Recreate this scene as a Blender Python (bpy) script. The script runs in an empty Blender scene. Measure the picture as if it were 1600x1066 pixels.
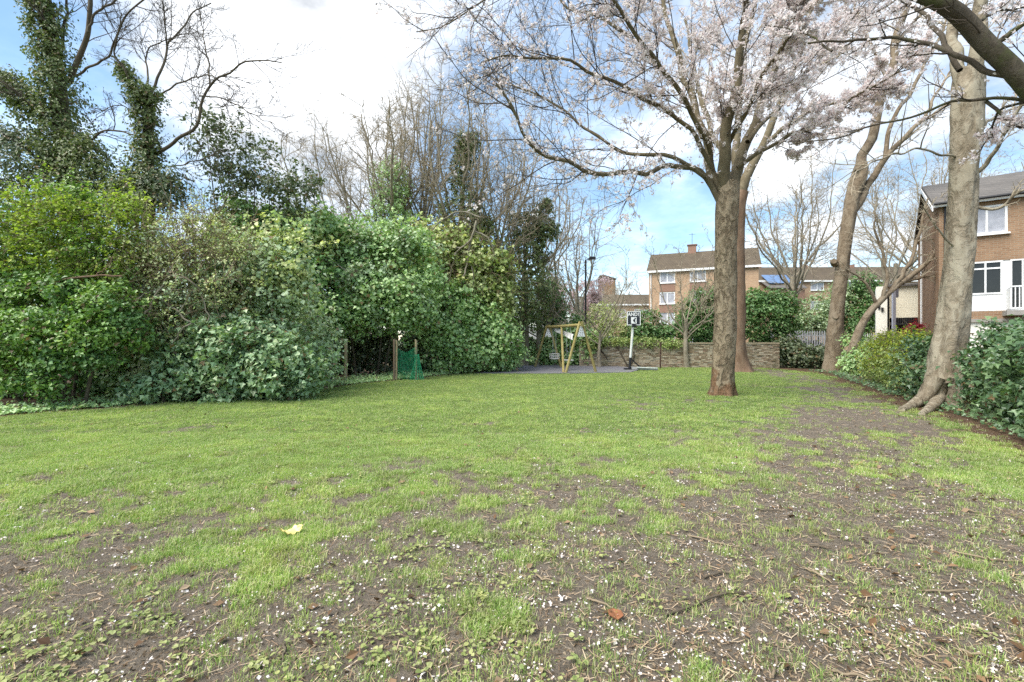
import bpy, math, random
import numpy as np
from mathutils import Vector

rng = np.random.default_rng(11)
random.seed(5)
SC = bpy.context.scene
COL = SC.collection

# ------------------------------------------------------------------ camera
F, CX, HY, CAMZ = 720.0, 800.0, 530.0, 1.55          # focal length and horizon in photo pixels (1600 wide)
cam_d = bpy.data.cameras.new('camera')
cam = bpy.data.objects.new('camera', cam_d)
COL.objects.link(cam)
cam.location = (0, 0, CAMZ)
cam.rotation_euler = (math.radians(90), 0, 0)
cam_d.sensor_width = 36.0
cam_d.lens = 36.0 * F / 1600.0
cam_d.shift_y = -(533 - HY) / 1600.0
cam_d.clip_start, cam_d.clip_end = 0.05, 2000
SC.camera = cam

# ------------------------------------------------------------------ world, sun, exposure
SUN_EL, SUN_AZ = math.radians(54), math.radians(-120)   # azimuth from +Y towards +X
world = bpy.data.worlds.new('World')
SC.world = world
world.use_nodes = True
wt = world.node_tree
wt.nodes.clear()


class NT:
    """tiny helper round a node tree"""
    def __init__(s, t):
        s.t = t

    def n(s, kind, **kw):
        nd = s.t.nodes.new(kind)
        for k, v in kw.items():
            setattr(nd, k, v)
        return nd

    def set(s, nd, name, v):
        if isinstance(v, bpy.types.NodeSocket):
            s.t.links.new(v, nd.inputs[name])
        else:
            nd.inputs[name].default_value = v

    def math(s, op, a, b=0.0, c=None, clamp=False):
        nd = s.n('ShaderNodeMath', operation=op)
        nd.use_clamp = clamp
        s.set(nd, 0, a)
        s.set(nd, 1, b)
        if c is not None:
            s.set(nd, 2, c)
        return nd.outputs[0]

    def vmath(s, op, a, b=(0, 0, 0)):
        nd = s.n('ShaderNodeVectorMath', operation=op)
        s.set(nd, 0, a)
        s.set(nd, 1, b)
        return nd.outputs['Value'] if op in ('DOT_PRODUCT', 'LENGTH') else nd.outputs['Vector']

    def noise(s, vec, scale, detail=4, rough=0.55, dist=0.0, out='Fac'):
        nd = s.n('ShaderNodeTexNoise')
        if vec is not None:
            s.set(nd, 'Vector', vec)
        s.set(nd, 'Scale', scale)
        s.set(nd, 'Detail', detail)
        s.set(nd, 'Roughness', rough)
        s.set(nd, 'Distortion', dist)
        return nd.outputs[out]

    def ramp(s, fac, stops, mode='LINEAR'):
        nd = s.n('ShaderNodeValToRGB')
        r = nd.color_ramp
        r.interpolation = mode
        while len(r.elements) < len(stops):
            r.elements.new(0.5)
        for e, (p, c) in zip(r.elements, stops):
            e.position = p
            e.color = (*c, 1) if len(c) == 3 else c
        s.set(nd, 'Fac', fac)
        return nd.outputs['Color']

    def mix(s, fac, a, b, mode='MIX'):
        nd = s.n('ShaderNodeMix', data_type='RGBA', blend_type=mode)
        for key, v in ((0, fac), (6, a), (7, b)):
            if isinstance(v, bpy.types.NodeSocket):
                s.t.links.new(v, nd.inputs[key])
            else:
                nd.inputs[key].default_value = (*v, 1) if isinstance(v, tuple) and len(v) == 3 else v
        return nd.outputs[2]

    def maprange(s, v, a, b, c=0.0, d=1.0, smooth=True):
        nd = s.n('ShaderNodeMapRange')
        nd.interpolation_type = 'SMOOTHSTEP' if smooth else 'LINEAR'
        for k, x in zip(('Value', 'From Min', 'From Max', 'To Min', 'To Max'), (v, a, b, c, d)):
            s.set(nd, k, x)
        return nd.outputs[0]


def build_sky():
    w = NT(wt)
    tc = w.n('ShaderNodeTexCoord').outputs['Generated']
    sky = w.n('ShaderNodeTexSky', sky_type='NISHITA')
    sky.sun_disc = False
    sky.sun_elevation = SUN_EL
    sky.sun_rotation = SUN_AZ
    sky.air_density = 1.0
    sky.dust_density = 0.2
    sky.ozone_density = 2.0
    hsv = w.n('ShaderNodeHueSaturation')
    w.set(hsv, 'Color', sky.outputs[0])
    w.set(hsv, 'Hue', 0.49)
    w.set(hsv, 'Saturation', 1.22)
    w.set(hsv, 'Value', 0.86)
    # cloud layer: the direction projected on a flat ceiling
    sep = w.n('ShaderNodeSeparateXYZ')
    w.set(sep, 0, tc)
    z = w.math('MAXIMUM', sep.outputs[2], 0.0)
    den = w.math('ADD', z, 0.22)
    comb = w.n('ShaderNodeCombineXYZ')
    w.set(comb, 0, w.math('DIVIDE', sep.outputs[0], den))
    w.set(comb, 1, w.math('DIVIDE', sep.outputs[1], den))
    w.set(comb, 2, 3.1)
    n1 = w.noise(comb.outputs[0], 1.25, 7, 0.58, 0.35)
    n2 = w.noise(comb.outputs[0], 3.5, 6, 0.6, 0.2)
    base = w.math('ADD', w.math('MULTIPLY', n1, 1.15), w.math('MULTIPLY_ADD', n2, 0.55, -0.35))

    def lobe(px, py, tight, amt):
        v = Vector(((px - CX) / F, 1, (HY - py) / F)).normalized()
        d = w.vmath('DOT_PRODUCT', tc, tuple(v))
        return w.math('MULTIPLY', w.maprange(d, math.cos(tight), 1.0), amt)
    tot = base
    for l in LOBES:
        tot = w.math('ADD', tot, lobe(*l))
    cov = w.maprange(tot, 0.38, 0.84, 0.32, 1.0)
    shade = w.maprange(w.math('ADD', w.math('MULTIPLY', n2, .6), w.math('MULTIPLY', n1, .4)), 0.36, 0.64, 0.42, 1.0)
    cloud = w.mix(shade, (0.0, 0.0, 0.0), CLOUD)
    col = w.mix(w.math('MULTIPLY', cov, 0.97), hsv.outputs[0], cloud)
    bg = w.n('ShaderNodeBackground')
    w.set(bg, 'Color', col)
    w.set(bg, 'Strength', SKY_STRENGTH)
    out = w.n('ShaderNodeOutputWorld')
    wt.links.new(bg.outputs[0], out.inputs[0])


SKY_STRENGTH = 0.055
CLOUD = (5.0, 5.15, 5.35)
LOBES = [(480, 60, 0.36, 0.28), (440, 300, 0.32, 0.12), (860, 330, 0.40, -0.14), (760, 90, 0.25, -0.06),
         (1390, 190, 0.28, 0.20), (40, 200, 0.35, -0.05)]
build_sky()

sun_d = bpy.data.lights.new('sun', 'SUN')
sun_d.energy = 1.3
sun_d.angle = math.radians(50)
sun_d.color = (1.0, 0.95, 0.87)
sun = bpy.data.objects.new('sun', sun_d)
COL.objects.link(sun)
sdir = Vector((math.sin(SUN_AZ) * math.cos(SUN_EL), math.cos(SUN_AZ) * math.cos(SUN_EL), math.sin(SUN_EL)))
sun.rotation_euler = sdir.to_track_quat('Z', 'Y').to_euler()
sun.location = sdir * 60

vs = SC.view_settings
vs.view_transform = 'Standard'
vs.look = 'None'
vs.gamma = 1.0
vs.use_curve_mapping = False
vs.exposure = 2.6
SC.render.engine = 'CYCLES'
SC.cycles.max_bounces = 6
SC.cycles.diffuse_bounces = 4
SC.cycles.glossy_bounces = 2
SC.cycles.transparent_max_bounces = 4
SC.cycles.use_denoising = False
SC.cycles.use_adaptive_sampling = True
SC.cycles.adaptive_threshold = 0.01
SC.cycles.sample_clamp_indirect = 6.0
SC.cycles.pixel_filter_type = 'BLACKMAN_HARRIS'


# ------------------------------------------------------------------ places
def at(px, py, d):
    """the point seen at a photo pixel, d metres ahead of the camera"""
    return np.array([(px - CX) / F * d, d, CAMZ + (HY - py) / F * d])


def gp(px, py, z=0.0):
    """the ground point seen at a photo pixel"""
    return at(px, py, F * (CAMZ - z) / (py - HY))


def norm(v):
    return v / np.maximum(np.linalg.norm(v, axis=-1, keepdims=True), 1e-9)


_tab = np.random.default_rng(3).random((256, 256))


def vnoise(x, y, s=1.0, seed=0):
    x = np.asarray(x) * s + seed * 17.3
    y = np.asarray(y) * s + seed * 9.7
    xi, yi = np.floor(x).astype(int), np.floor(y).astype(int)
    fx, fy = x - xi, y - yi
    fx, fy = fx * fx * (3 - 2 * fx), fy * fy * (3 - 2 * fy)
    a, b = _tab[xi % 256, yi % 256], _tab[(xi + 1) % 256, yi % 256]
    c, d = _tab[xi % 256, (yi + 1) % 256], _tab[(xi + 1) % 256, (yi + 1) % 256]
    return (a * (1 - fx) + b * fx) * (1 - fy) + (c * (1 - fx) + d * fx) * fy


def fbm(x, y, s, o=4, seed=0):
    t, a, w = 0.0, 0.5, 0.0
    for i in range(o):
        t = t + a * vnoise(x, y, s * 2.03 ** i, seed + i)
        w += a
        a *= 0.55
    return t / w


def sstep(a, b, x):
    t = np.clip((x - a) / (b - a), 0, 1)
    return t * t * (3 - 2 * t)


# ------------------------------------------------------------------ object helpers
def tag(o, label=None, cat=None, group=None, kind=None):
    if label:
        o['label'] = label
    if cat:
        o['category'] = cat
    if group:
        o['group'] = group
    if kind:
        o['kind'] = kind
    return o


def thing(name, label, cat, loc=(0, 0, 0), rz=0.0, group=None):
    o = bpy.data.objects.new(name, None)
    o.empty_display_size = 0.2
    COL.objects.link(o)
    o.location = tuple(float(v) for v in loc)
    o.rotation_euler = (0, 0, rz)
    return tag(o, label, cat, group)


def make_mesh(name, V, quads=None, tris=None, mats=(), smooth=False):
    V = np.asarray(V, np.float32).reshape(-1, 3)
    q = np.asarray(quads if quads is not None else [], np.int32).reshape(-1, 4)
    t = np.asarray(tris if tris is not None else [], np.int32).reshape(-1, 3)
    me = bpy.data.meshes.new(name)
    me.vertices.add(len(V))
    me.vertices.foreach_set('co', V.ravel())
    loops = np.concatenate([q.ravel(), t.ravel()]).astype(np.int32)
    me.loops.add(len(loops))
    me.loops.foreach_set('vertex_index', loops)
    me.polygons.add(len(q) + len(t))
    tot = np.concatenate([np.full(len(q), 4), np.full(len(t), 3)]).astype(np.int32)
    st = np.concatenate([[0], np.cumsum(tot)[:-1]]).astype(np.int32)
    me.polygons.foreach_set('loop_start', st)
    me.polygons.foreach_set('loop_total', tot)
    me.polygons.foreach_set('use_smooth', np.full(len(tot), smooth))
    for m in (mats if isinstance(mats, (list, tuple)) else [mats]):
        me.materials.append(m)
    me.update(calc_edges=True)
    me.validate()
    return me


def link(name, me, parent=None, label=None, kind=None):
    o = bpy.data.objects.new(name, me)
    COL.objects.link(o)
    if parent is not None:
        o.parent = parent
    return tag(o, label, None, None, kind)


class MB:
    """collects boxes, bars, tubes and sheets into one mesh"""
    def __init__(s):
        s.V, s.Q, s.T, s.n = [], [], [], 0

    def add(s, V, Q=None, T=None):
        V = np.asarray(V, float).reshape(-1, 3)
        if Q is not None and len(Q):
            s.Q.append(np.asarray(Q, int).reshape(-1, 4) + s.n)
        if T is not None and len(T):
            s.T.append(np.asarray(T, int).reshape(-1, 3) + s.n)
        s.V.append(V)
        s.n += len(V)
        return s

    BQ = [(0, 3, 2, 1), (4, 5, 6, 7), (0, 1, 5, 4), (1, 2, 6, 5), (2, 3, 7, 6), (3, 0, 4, 7)]

    def box(s, x0, x1, y0, y1, z0, z1):
        return s.add([(x0, y0, z0), (x1, y0, z0), (x1, y1, z0), (x0, y1, z0),
                      (x0, y0, z1), (x1, y0, z1), (x1, y1, z1), (x0, y1, z1)], s.BQ)

    def bar(s, a, b, w, h, up=(0, 0, 1)):
        a, b = np.asarray(a, float), np.asarray(b, float)
        t = norm(b - a)
        u = np.cross(t, up)
        if np.linalg.norm(u) < 1e-5:
            u = np.cross(t, (0, 1, 0))
        u = norm(u) * w / 2
        v = norm(np.cross(u, t)) * h / 2
        return s.add([a - u - v, a + u - v, b + u - v, b - u - v, a - u + v, a + u + v, b + u + v, b - u + v], s.BQ)

    def quad(s, a, b, c, d):
        return s.add([a, b, c, d], [(0, 1, 2, 3)])

    def tube(s, pts, rad, sides=8, cap=True):
        V, Q = tubes(np.asarray(pts, float)[None], np.broadcast_to(np.asarray(rad, float), (len(pts),))[None], sides)
        n = len(pts)
        s.add(V, Q)
        if cap:
            for k, r in ((0, 0), (n - 1, 1)):
                ring = V[k * sides:(k + 1) * sides]
                c = ring.mean(0)
                T = [(sides, (i + 1) % sides, i) if r == 0 else (sides, i, (i + 1) % sides) for i in range(sides)]
                s.add(np.vstack([ring, c]), None, T)
        return s

    def prism(s, prof, y0, y1):
        """a closed profile in x,z pushed from y0 to y1"""
        n = len(prof)
        V = [(x, y0, z) for x, z in prof] + [(x, y1, z) for x, z in prof]
        Q = [(i, (i + 1) % n, n + (i + 1) % n, n + i) for i in range(n)]
        c0 = (np.mean([p[0] for p in prof]), y0, np.mean([p[1] for p in prof]))
        c1 = (c0[0], y1, c0[2])
        V += [c0, c1]
        T = [(2 * n, (i + 1) % n, i) for i in range(n)] + [(2 * n + 1, n + i, n + (i + 1) % n) for i in range(n)]
        return s.add(V, Q, T)

    def obj(s, name, mat, parent=None, label=None, kind=None, smooth=False):
        me = make_mesh(name, np.vstack(s.V), np.vstack(s.Q) if s.Q else None, np.vstack(s.T) if s.T else None, mat, smooth)
        return link(name, me, parent, label, kind)


def tubes(P, R, sides):
    """P (B,n,3), R (B,n) or (B,n,sides) -> vertices and quads of B tapered tubes"""
    B, n, _ = P.shape
    T = np.gradient(P, axis=1) if n > 2 else np.repeat(P[:, 1:] - P[:, :1], 2, axis=1)
    T = norm(T)
    m = norm(P[:, -1] - P[:, 0])
    ref = np.zeros((B, 3))
    ref[np.arange(B), np.argmin(np.abs(m), axis=1)] = 1
    U = norm(np.cross(T, ref[:, None, :]))
    W = np.cross(T, U)
    a = np.linspace(0, 2 * np.pi, sides, endpoint=False)
    if R.ndim == 2:
        R = R[:, :, None]
    ring = P[:, :, None, :] + R[..., None] * (np.cos(a)[:, None] * U[:, :, None, :] + np.sin(a)[:, None] * W[:, :, None, :])
    V = ring.reshape(-1, 3)
    b, i, j = np.meshgrid(np.arange(B), np.arange(n - 1), np.arange(sides), indexing='ij')
    o = b * n * sides
    j2 = (j + 1) % sides
    Q = np.stack([o + i * sides + j, o + (i + 1) * sides + j, o + (i + 1) * sides + j2, o + i * sides + j2], -1).reshape(-1, 4)
    return V, Q[:, ::-1]


def spline(pts, rad, n):
    """Catmull-Rom through the points, resampled evenly"""
    pts, rad = np.asarray(pts, float), np.asarray(rad, float)
    X = np.column_stack([pts, rad])
    X = np.vstack([2 * X[0] - X[1], X, 2 * X[-1] - X[-2]])
    out = []
    for i in range(1, len(X) - 2):
        p0, p1, p2, p3 = X[i - 1:i + 3]
        for t in np.linspace(0, 1, 12, endpoint=False):
            out.append(0.5 * (2 * p1 + (p2 - p0) * t + (2 * p0 - 5 * p1 + 4 * p2 - p3) * t * t + (3 * p1 - p0 - 3 * p2 + p3) * t ** 3))
    out.append(X[-2])
    out = np.array(out)
    s = np.concatenate([[0], np.cumsum(np.linalg.norm(np.diff(out[:, :3], axis=0), axis=1))])
    k = np.linspace(0, s[-1], n)
    R = np.column_stack([np.interp(k, s, out[:, c]) for c in range(4)])
    return R[:, :3], np.maximum(R[:, 3], 0.002)


# ------------------------------------------------------------------ materials
def new_mat(name):
    m = bpy.data.materials.new(name)
    m.use_nodes = True
    m.node_tree.nodes.clear()
    return m, NT(m.node_tree)


def finish(m, w, col, rough=0.8, bump=None, bstr=0.3, bdist=0.02, spec=0.3, metal=0.0, trans=0.0, tcol=None):
    p = w.n('ShaderNodeBsdfPrincipled')
    w.set(p, 'Base Color', col if isinstance(col, bpy.types.NodeSocket) else (*col, 1))
    w.set(p, 'Roughness', rough)
    w.set(p, 'Specular IOR Level', spec)
    w.set(p, 'Metallic', metal)
    if bump is not None:
        b = w.n('ShaderNodeBump')
        w.set(b, 'Height', bump)
        w.set(b, 'Strength', bstr)
        w.set(b, 'Distance', bdist)
        w.t.links.new(b.outputs[0], p.inputs['Normal'])
    sh = p.outputs[0]
    if trans:
        tr = w.n('ShaderNodeBsdfTranslucent')
        tc = tcol if tcol is not None else col
        w.set(tr, 'Color', tc if isinstance(tc, bpy.types.NodeSocket) else (*tc, 1))
        mx = w.n('ShaderNodeMixShader')
        w.set(mx, 0, trans)
        w.t.links.new(sh, mx.inputs[1])
        w.t.links.new(tr.outputs[0], mx.inputs[2])
        sh = mx.outputs[0]
    o = w.n('ShaderNodeOutputMaterial')
    w.t.links.new(sh, o.inputs[0])
    return m


def plain(name, col, rough=0.6, var=0.15, scale=6, spec=0.3, metal=0.0, bstr=0.0):
    m, w = new_mat(name)
    tc = w.n('ShaderNodeTexCoord').outputs['Object']
    n = w.noise(tc, scale, 5, 0.6)
    c = w.ramp(n, [(0.25, tuple(x * (1 - var) for x in col)), (0.75, tuple(min(1, x * (1 + var)) for x in col))])
    return finish(m, w, c, rough, n if bstr else None, bstr, 0.01, spec, metal)


def leaf_mat(name, cols, rough=0.45, trans=0.25, spec=0.4, petal=False, fade=False):
    m, w = new_mat(name)
    r = w.n('ShaderNodeNewGeometry').outputs['Random Per Island']
    stops = [(.93 * i / max(1, len(cols) - 1), c) for i, c in enumerate(cols)]
    if fade:
        stops += [(.95, (.13, .10, .045)), (1.0, (.20, .14, .07))]
    c = w.ramp(r, stops)
    if not petal:
        # some sprays of a plant are paler or yellower than others
        geo = w.n('ShaderNodeNewGeometry').outputs['Position']
        big = w.noise(geo, 1.7 if name != 'grass_blade' else .8, 5, .65)
        if name == 'grass_blade':
            k2 = w.maprange(w.noise(geo, 2.6, 4, .7), .45, .68, 0, .55)
            c = w.mix(w.math('MULTIPLY', k2, .7), c, (.22, .215, .07))
        c = w.mix(w.maprange(big, .42, .68, 0, .55), c, w.mix(1.0, c, (1.55, 1.4, 1.25), 'MULTIPLY'))
    tcol = c if petal else w.mix(1.0, c, (1.0, 1.15, 0.5), 'MULTIPLY')
    return finish(m, w, c, rough, None, 0, 0, spec, 0, trans, tcol)


def bark_mat(name, cols, zs=0.35, scale=9, bstr=0.5, moss=None, marks=0.0, plates=0.0, foot=None):
    m, w = new_mat(name)
    tc = w.n('ShaderNodeTexCoord').outputs['Object']
    mp = w.n('ShaderNodeMapping')
    w.set(mp, 'Vector', tc)
    w.set(mp, 'Scale', (1, 1, zs))
    n = w.noise(mp.outputs[0], scale, 8, 0.65, 0.6)
    big = w.noise(tc, 1.6, 4, 0.6, 0.4)
    f = w.math('ADD', w.math('MULTIPLY', n, 0.6), w.math('MULTIPLY', big, 0.4))
    c = w.ramp(f, [(0.30 + 0.4 * i / max(1, len(cols) - 1), c) for i, c in enumerate(cols)])
    h = n
    if plates:
        pm = w.n('ShaderNodeMapping')
        w.set(pm, 'Vector', tc)
        w.set(pm, 'Scale', (1, 1, .55))
        pn = w.noise(pm.outputs[0], plates, 5, .62, .8)
        c = w.mix(w.maprange(pn, .50, .56, 0, .34), c, tuple(min(1, x * 1.12) for x in cols[-1]))
        c = w.mix(w.maprange(pn,   .36, .42, .36, 0), c, tuple(x * .95 for x in cols[0]))
        h = w.math('ADD', n, w.maprange(pn, .36, .56))
    if marks:
        mk = w.n('ShaderNodeMapping')
        w.set(mk, 'Vector', tc)
        w.set(mk, 'Scale', (1, 1, 6))
        k = w.maprange(w.noise(mk.outputs[0], 3.2, 3, 0.5), 0.62, 0.72)
        c = w.mix(w.math('MULTIPLY', k, marks), c, tuple(x * 0.3 for x in cols[0]))
    if foot:
        sp = w.n('ShaderNodeSeparateXYZ')
        w.set(sp, 0, tc)
        k = w.math('SUBTRACT', w.math('ADD', w.noise(tc, 3.0, 5, .6), .16), w.math('MULTIPLY', sp.outputs[2], .34))
        c = w.mix(w.maprange(k, .46, .56, 0, .8), c, foot)
    if moss:
        k = w.maprange(w.noise(tc, 2.3, 5, 0.7), 0.5, 0.68)
        c = w.mix(w.math('MULTIPLY', k, 0.7), c, moss)
    return finish(m, w, c, 0.9, h, bstr, 0.04, 0.15)


def brick_mat(name, c1, c2, mortar, bw=0.225, rh=0.075, ms=0.010, stain=0.25):
    m, w = new_mat(name)
    sep = w.n('ShaderNodeSeparateXYZ')
    tc = w.n('ShaderNodeTexCoord').outputs['Object']
    w.set(sep, 0, tc)
    cb = w.n('ShaderNodeCombineXYZ')
    w.set(cb, 0, w.math('ADD', sep.outputs[0], sep.outputs[1]))
    w.set(cb, 1, sep.outputs[2])
    b = w.n('ShaderNodeTexBrick')
    w.set(b, 'Vector', cb.outputs[0])
    w.set(b, 'Scale', 1.0)
    w.set(b, 'Brick Width', bw)
    w.set(b, 'Row Height', rh)
    w.set(b, 'Mortar Size', ms)
    w.set(b, 'Mortar Smooth', 0.2)
    w.set(b, 'Bias', 0.0)
    w.set(b, 'Color1', (*c1, 1))
    w.set(b, 'Color2', (*c2, 1))
    w.set(b, 'Mortar', (*mortar, 1))
    n = w.noise(tc, 0.8, 6, 0.65)
    c = w.mix(w.maprange(n, 0.35, 0.7, 0, stain), b.outputs['Color'], tuple(x * 0.45 for x in c1))
    return finish(m, w, c, 0.9, w.math('SUBTRACT', 1.0, b.outputs['Fac']), 0.4, 0.01, 0.15)


M = {}
M['ivy'] = leaf_mat('ivy_leaf', [(0.218, 0.344, 0.154), (0.292, 0.447, 0.189), (0.371, 0.540, 0.229), (0.531, 0.681, 0.337)], 0.38, 0.28, 0.55, fade=True)
M['ivy_big'] = leaf_mat('ivy_big_leaf', [(0.177, 0.281, 0.156), (0.231, 0.359, 0.191), (0.319, 0.459, 0.245), (0.490, 0.569, 0.340)], 0.35, 0.28, 0.55, fade=True)
M['ivy_warm'] = leaf_mat('ivy_warm_leaf', [(0.190, 0.268, 0.086), (0.260, 0.349, 0.109), (0.331, 0.421, 0.137), (0.428, 0.498, 0.186)], 0.42, 0.28, 0.45, fade=True)
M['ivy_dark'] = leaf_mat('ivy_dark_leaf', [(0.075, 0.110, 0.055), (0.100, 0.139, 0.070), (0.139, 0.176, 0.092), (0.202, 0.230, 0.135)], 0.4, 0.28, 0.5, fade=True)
M['hedge_ivy'] = leaf_mat('hedge_ivy_leaf', [(0.061, 0.118, 0.052), (0.080, 0.152, 0.066), (0.114, 0.200, 0.085), (0.177, 0.267, 0.131)], 0.35, 0.28, 0.55, fade=True)
M['tree_ivy'] = leaf_mat('tree_ivy_leaf', [(0.084, 0.120, 0.041), (0.113, 0.155, 0.053), (0.149, 0.192, 0.068), (0.198, 0.233, 0.099)], 0.42, 0.28, 0.4, fade=True)
M['laurel'] = leaf_mat('laurel_leaf', [(0.104, 0.200, 0.042), (0.137, 0.258, 0.053), (0.184, 0.324, 0.067), (0.261, 0.389, 0.091)], 0.38, 0.28, 0.5, fade=True)
M['yellow'] = leaf_mat('yellow_leaf', [(0.141, 0.224, 0.038), (0.227, 0.328, 0.049), (0.325, 0.432, 0.063), (0.454, 0.522, 0.119)], 0.5, 0.40, 0.3, fade=True)
M['olive'] = leaf_mat('olive_leaf', [(0.335, 0.404, 0.176), (0.439, 0.515, 0.236), (0.575, 0.621, 0.309), (0.724, 0.740, 0.414)], 0.5, 0.28, 0.3, fade=True)
M['silver'] = leaf_mat('silver_leaf', [(0.236, 0.328, 0.186), (0.320, 0.423, 0.246), (0.428, 0.541, 0.330), (0.593, 0.695, 0.473)], 0.4, 0.28, 0.5, fade=True)
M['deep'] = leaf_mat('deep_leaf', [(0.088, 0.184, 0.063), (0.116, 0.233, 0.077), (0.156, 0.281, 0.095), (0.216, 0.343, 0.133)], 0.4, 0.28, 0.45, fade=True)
M['golden'] = leaf_mat('golden_leaf', [(0.108, 0.168, 0.018), (0.180, 0.264, 0.024), (0.300, 0.360, 0.030), (0.432, 0.456, 0.060)], 0.5, 0.35, 0.3, fade=True)
M['red'] = leaf_mat('red_leaf', [(.16, .012, .02), (.28, .02, .035), (.36, .05, .06)], 0.5, 0.3, 0.3)
M['dead'] = leaf_mat('dead_leaf', [(.06, .035, .02), (.12, .07, .035), (.20, .13, .075), (.28, .21, .14)], 0.7, 0.1, 0.2)
M['blossom'] = leaf_mat('blossom_petal', [(.82, .76, .73), (.85, .81, .78), (.78, .69, .67), (.84, .79, .77), (.66, .54, .52)], 0.6, 0.5, 0.2, True)
M['pink'] = leaf_mat('pink_petal', [(.50, .36, .37), (.62, .48, .48), (.70, .58, .58)], 0.6, 0.3, 0.2, True)
M['petal'] = leaf_mat('fallen_petal', [(.52, .42, .34), (.62, .55, .50), (.72, .67, .63), (.78, .74, .71), (.60, .50, .44)], 0.7, 0.2, 0.2, True)
M['bud'] = leaf_mat('bud', [(.10, .06, .035), (.16, .10, .05), (.22, .13, .07)], 0.7, 0.1, 0.2)
M['grass'] = leaf_mat('grass_blade', [(0.136, 0.266, 0.058), (0.209, 0.355, 0.075), (0.296, 0.443, 0.096), (0.419, 0.506, 0.165), (0.590, 0.557, 0.369)], 0.5, 0.35, 0.3)
M['weed'] = leaf_mat('weed_leaf', [(0.161, 0.214, 0.065), (0.240, 0.277, 0.097), (0.336, 0.353, 0.151)], 0.5, 0.25, 0.3)
M['crumb'] = leaf_mat('soil_crumb', [(0.084, 0.059, 0.036), (0.149, 0.110, 0.069), (0.233, 0.172, 0.109), (0.333, 0.258, 0.171)], 0.95, 0.0, 0.1, True)
M['straw'] = leaf_mat('straw', [(0.111, 0.074, 0.044), (0.198, 0.136, 0.086), (0.334, 0.248, 0.162), (0.447, 0.359, 0.248)], 0.8, 0.0, 0.2)

M['bark_cherry'] = bark_mat('bark_cherry', [(0.092, 0.069, 0.043), (0.173, 0.132, 0.086), (0.254, 0.201, 0.133), (0.335, 0.274, 0.189)], 0.5, 10, 0.9, None, 0.6, 7.0, (.16, .085, .045))
M['bark_red'] = bark_mat('bark_red', [(0.110, 0.065, 0.040), (0.184, 0.121, 0.081), (0.239, 0.173, 0.121)], 0.3, 8, 0.5)
M['bark_plane'] = bark_mat('bark_plane', [(.10, .078, .055), (.20, .165, .115), (.29, .250, .185), (.36, .33, .25)], 0.5, 5, 0.6, None, 0.5, 4.0)
M['bark_tan'] = bark_mat('bark_tan', [(0.100, 0.073, 0.049), (0.190, 0.146, 0.099), (0.260, 0.216, 0.157)], 0.4, 6, 0.6, None, 0.4, 3.0)
M['bark_dark'] = bark_mat('bark_dark', [(.035, .028, .02), (.075, .062, .046), (.12, .103, .077)], 0.3, 12, 0.7, (.06, .075, .02))
M['bark_limb'] = bark_mat('bark_limb', [(.055, .044, .03), (.105, .085, .06), (.17, .145, .105)], 0.4, 10, 0.5)
M['bark_olive'] = bark_mat('bark_olive', [(.075, .060, .036), (.14, .115, .072), (.21, .18, .12)], 0.4, 10, 0.5)
M['bark_grey'] = bark_mat('bark_grey', [(.14, .12, .085), (.24, .21, .155), (.34, .30, .23)], 0.4, 10, 0.5)
M['bark_pale'] = bark_mat('bark_pale', [(.13, .115, .08), (.22, .20, .15), (.32, .29, .23)], 0.4, 10, 0.4)
M['twig'] = plain('twig', (.32, .27, .195), 0.85, 0.35, 3)
M['twig_dark'] = plain('twig_dark', (.07, .056, .042), 0.85, 0.3, 3)
M['twig_tan'] = plain('twig_tan', (.20, .155, .10), 0.85, 0.35, 3)


# ------------------------------------------------------------------ plant generators
def grow(S, D, L, R0, n, wob, trop, rg, tip=0.3):
    B = len(S)
    P = np.zeros((B, n, 3))
    P[:, 0] = S
    d = norm(D)
    st = (L / (n - 1))[:, None]
    for i in range(1, n):
        d = norm(d + wob * rg.normal(size=(B, 3)) + np.asarray(trop))
        P[:, i] = P[:, i - 1] + d * st
    return P, R0[:, None] * np.linspace(1, tip, n)


def spawn(P, R, k, t0, t1, a0, a1, lmean, rmax, rg, rel=True):
    B, n, _ = P.shape
    idx = np.repeat(np.arange(B), k)
    N = len(idx)
    t = rg.uniform(t0, t1, N)
    f = t * (n - 1)
    i = np.minimum(f.astype(int), n - 2)
    f = (f - i)[:, None]
    S = P[idx, i] * (1 - f) + P[idx, i + 1] * f
    T = norm(P[idx, i + 1] - P[idx, i])
    x = rg.normal(size=(N, 3))
    x = norm(x - (x * T).sum(1, keepdims=True) * T)
    a = rg.uniform(a0, a1, N)[:, None]
    D = np.cos(a) * T + np.sin(a) * x
    if rel:
        pl = np.linalg.norm(np.diff(P, axis=1), axis=2).sum(1)[idx]
        L = pl * lmean * rg.uniform(0.5, 1.3, N) * (1.15 - 0.55 * t)
    else:
        L = lmean * rg.uniform(0.5, 1.3, N)
    r = np.minimum(R[idx, i] * 0.7, rmax)
    return S, D, L, r


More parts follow.
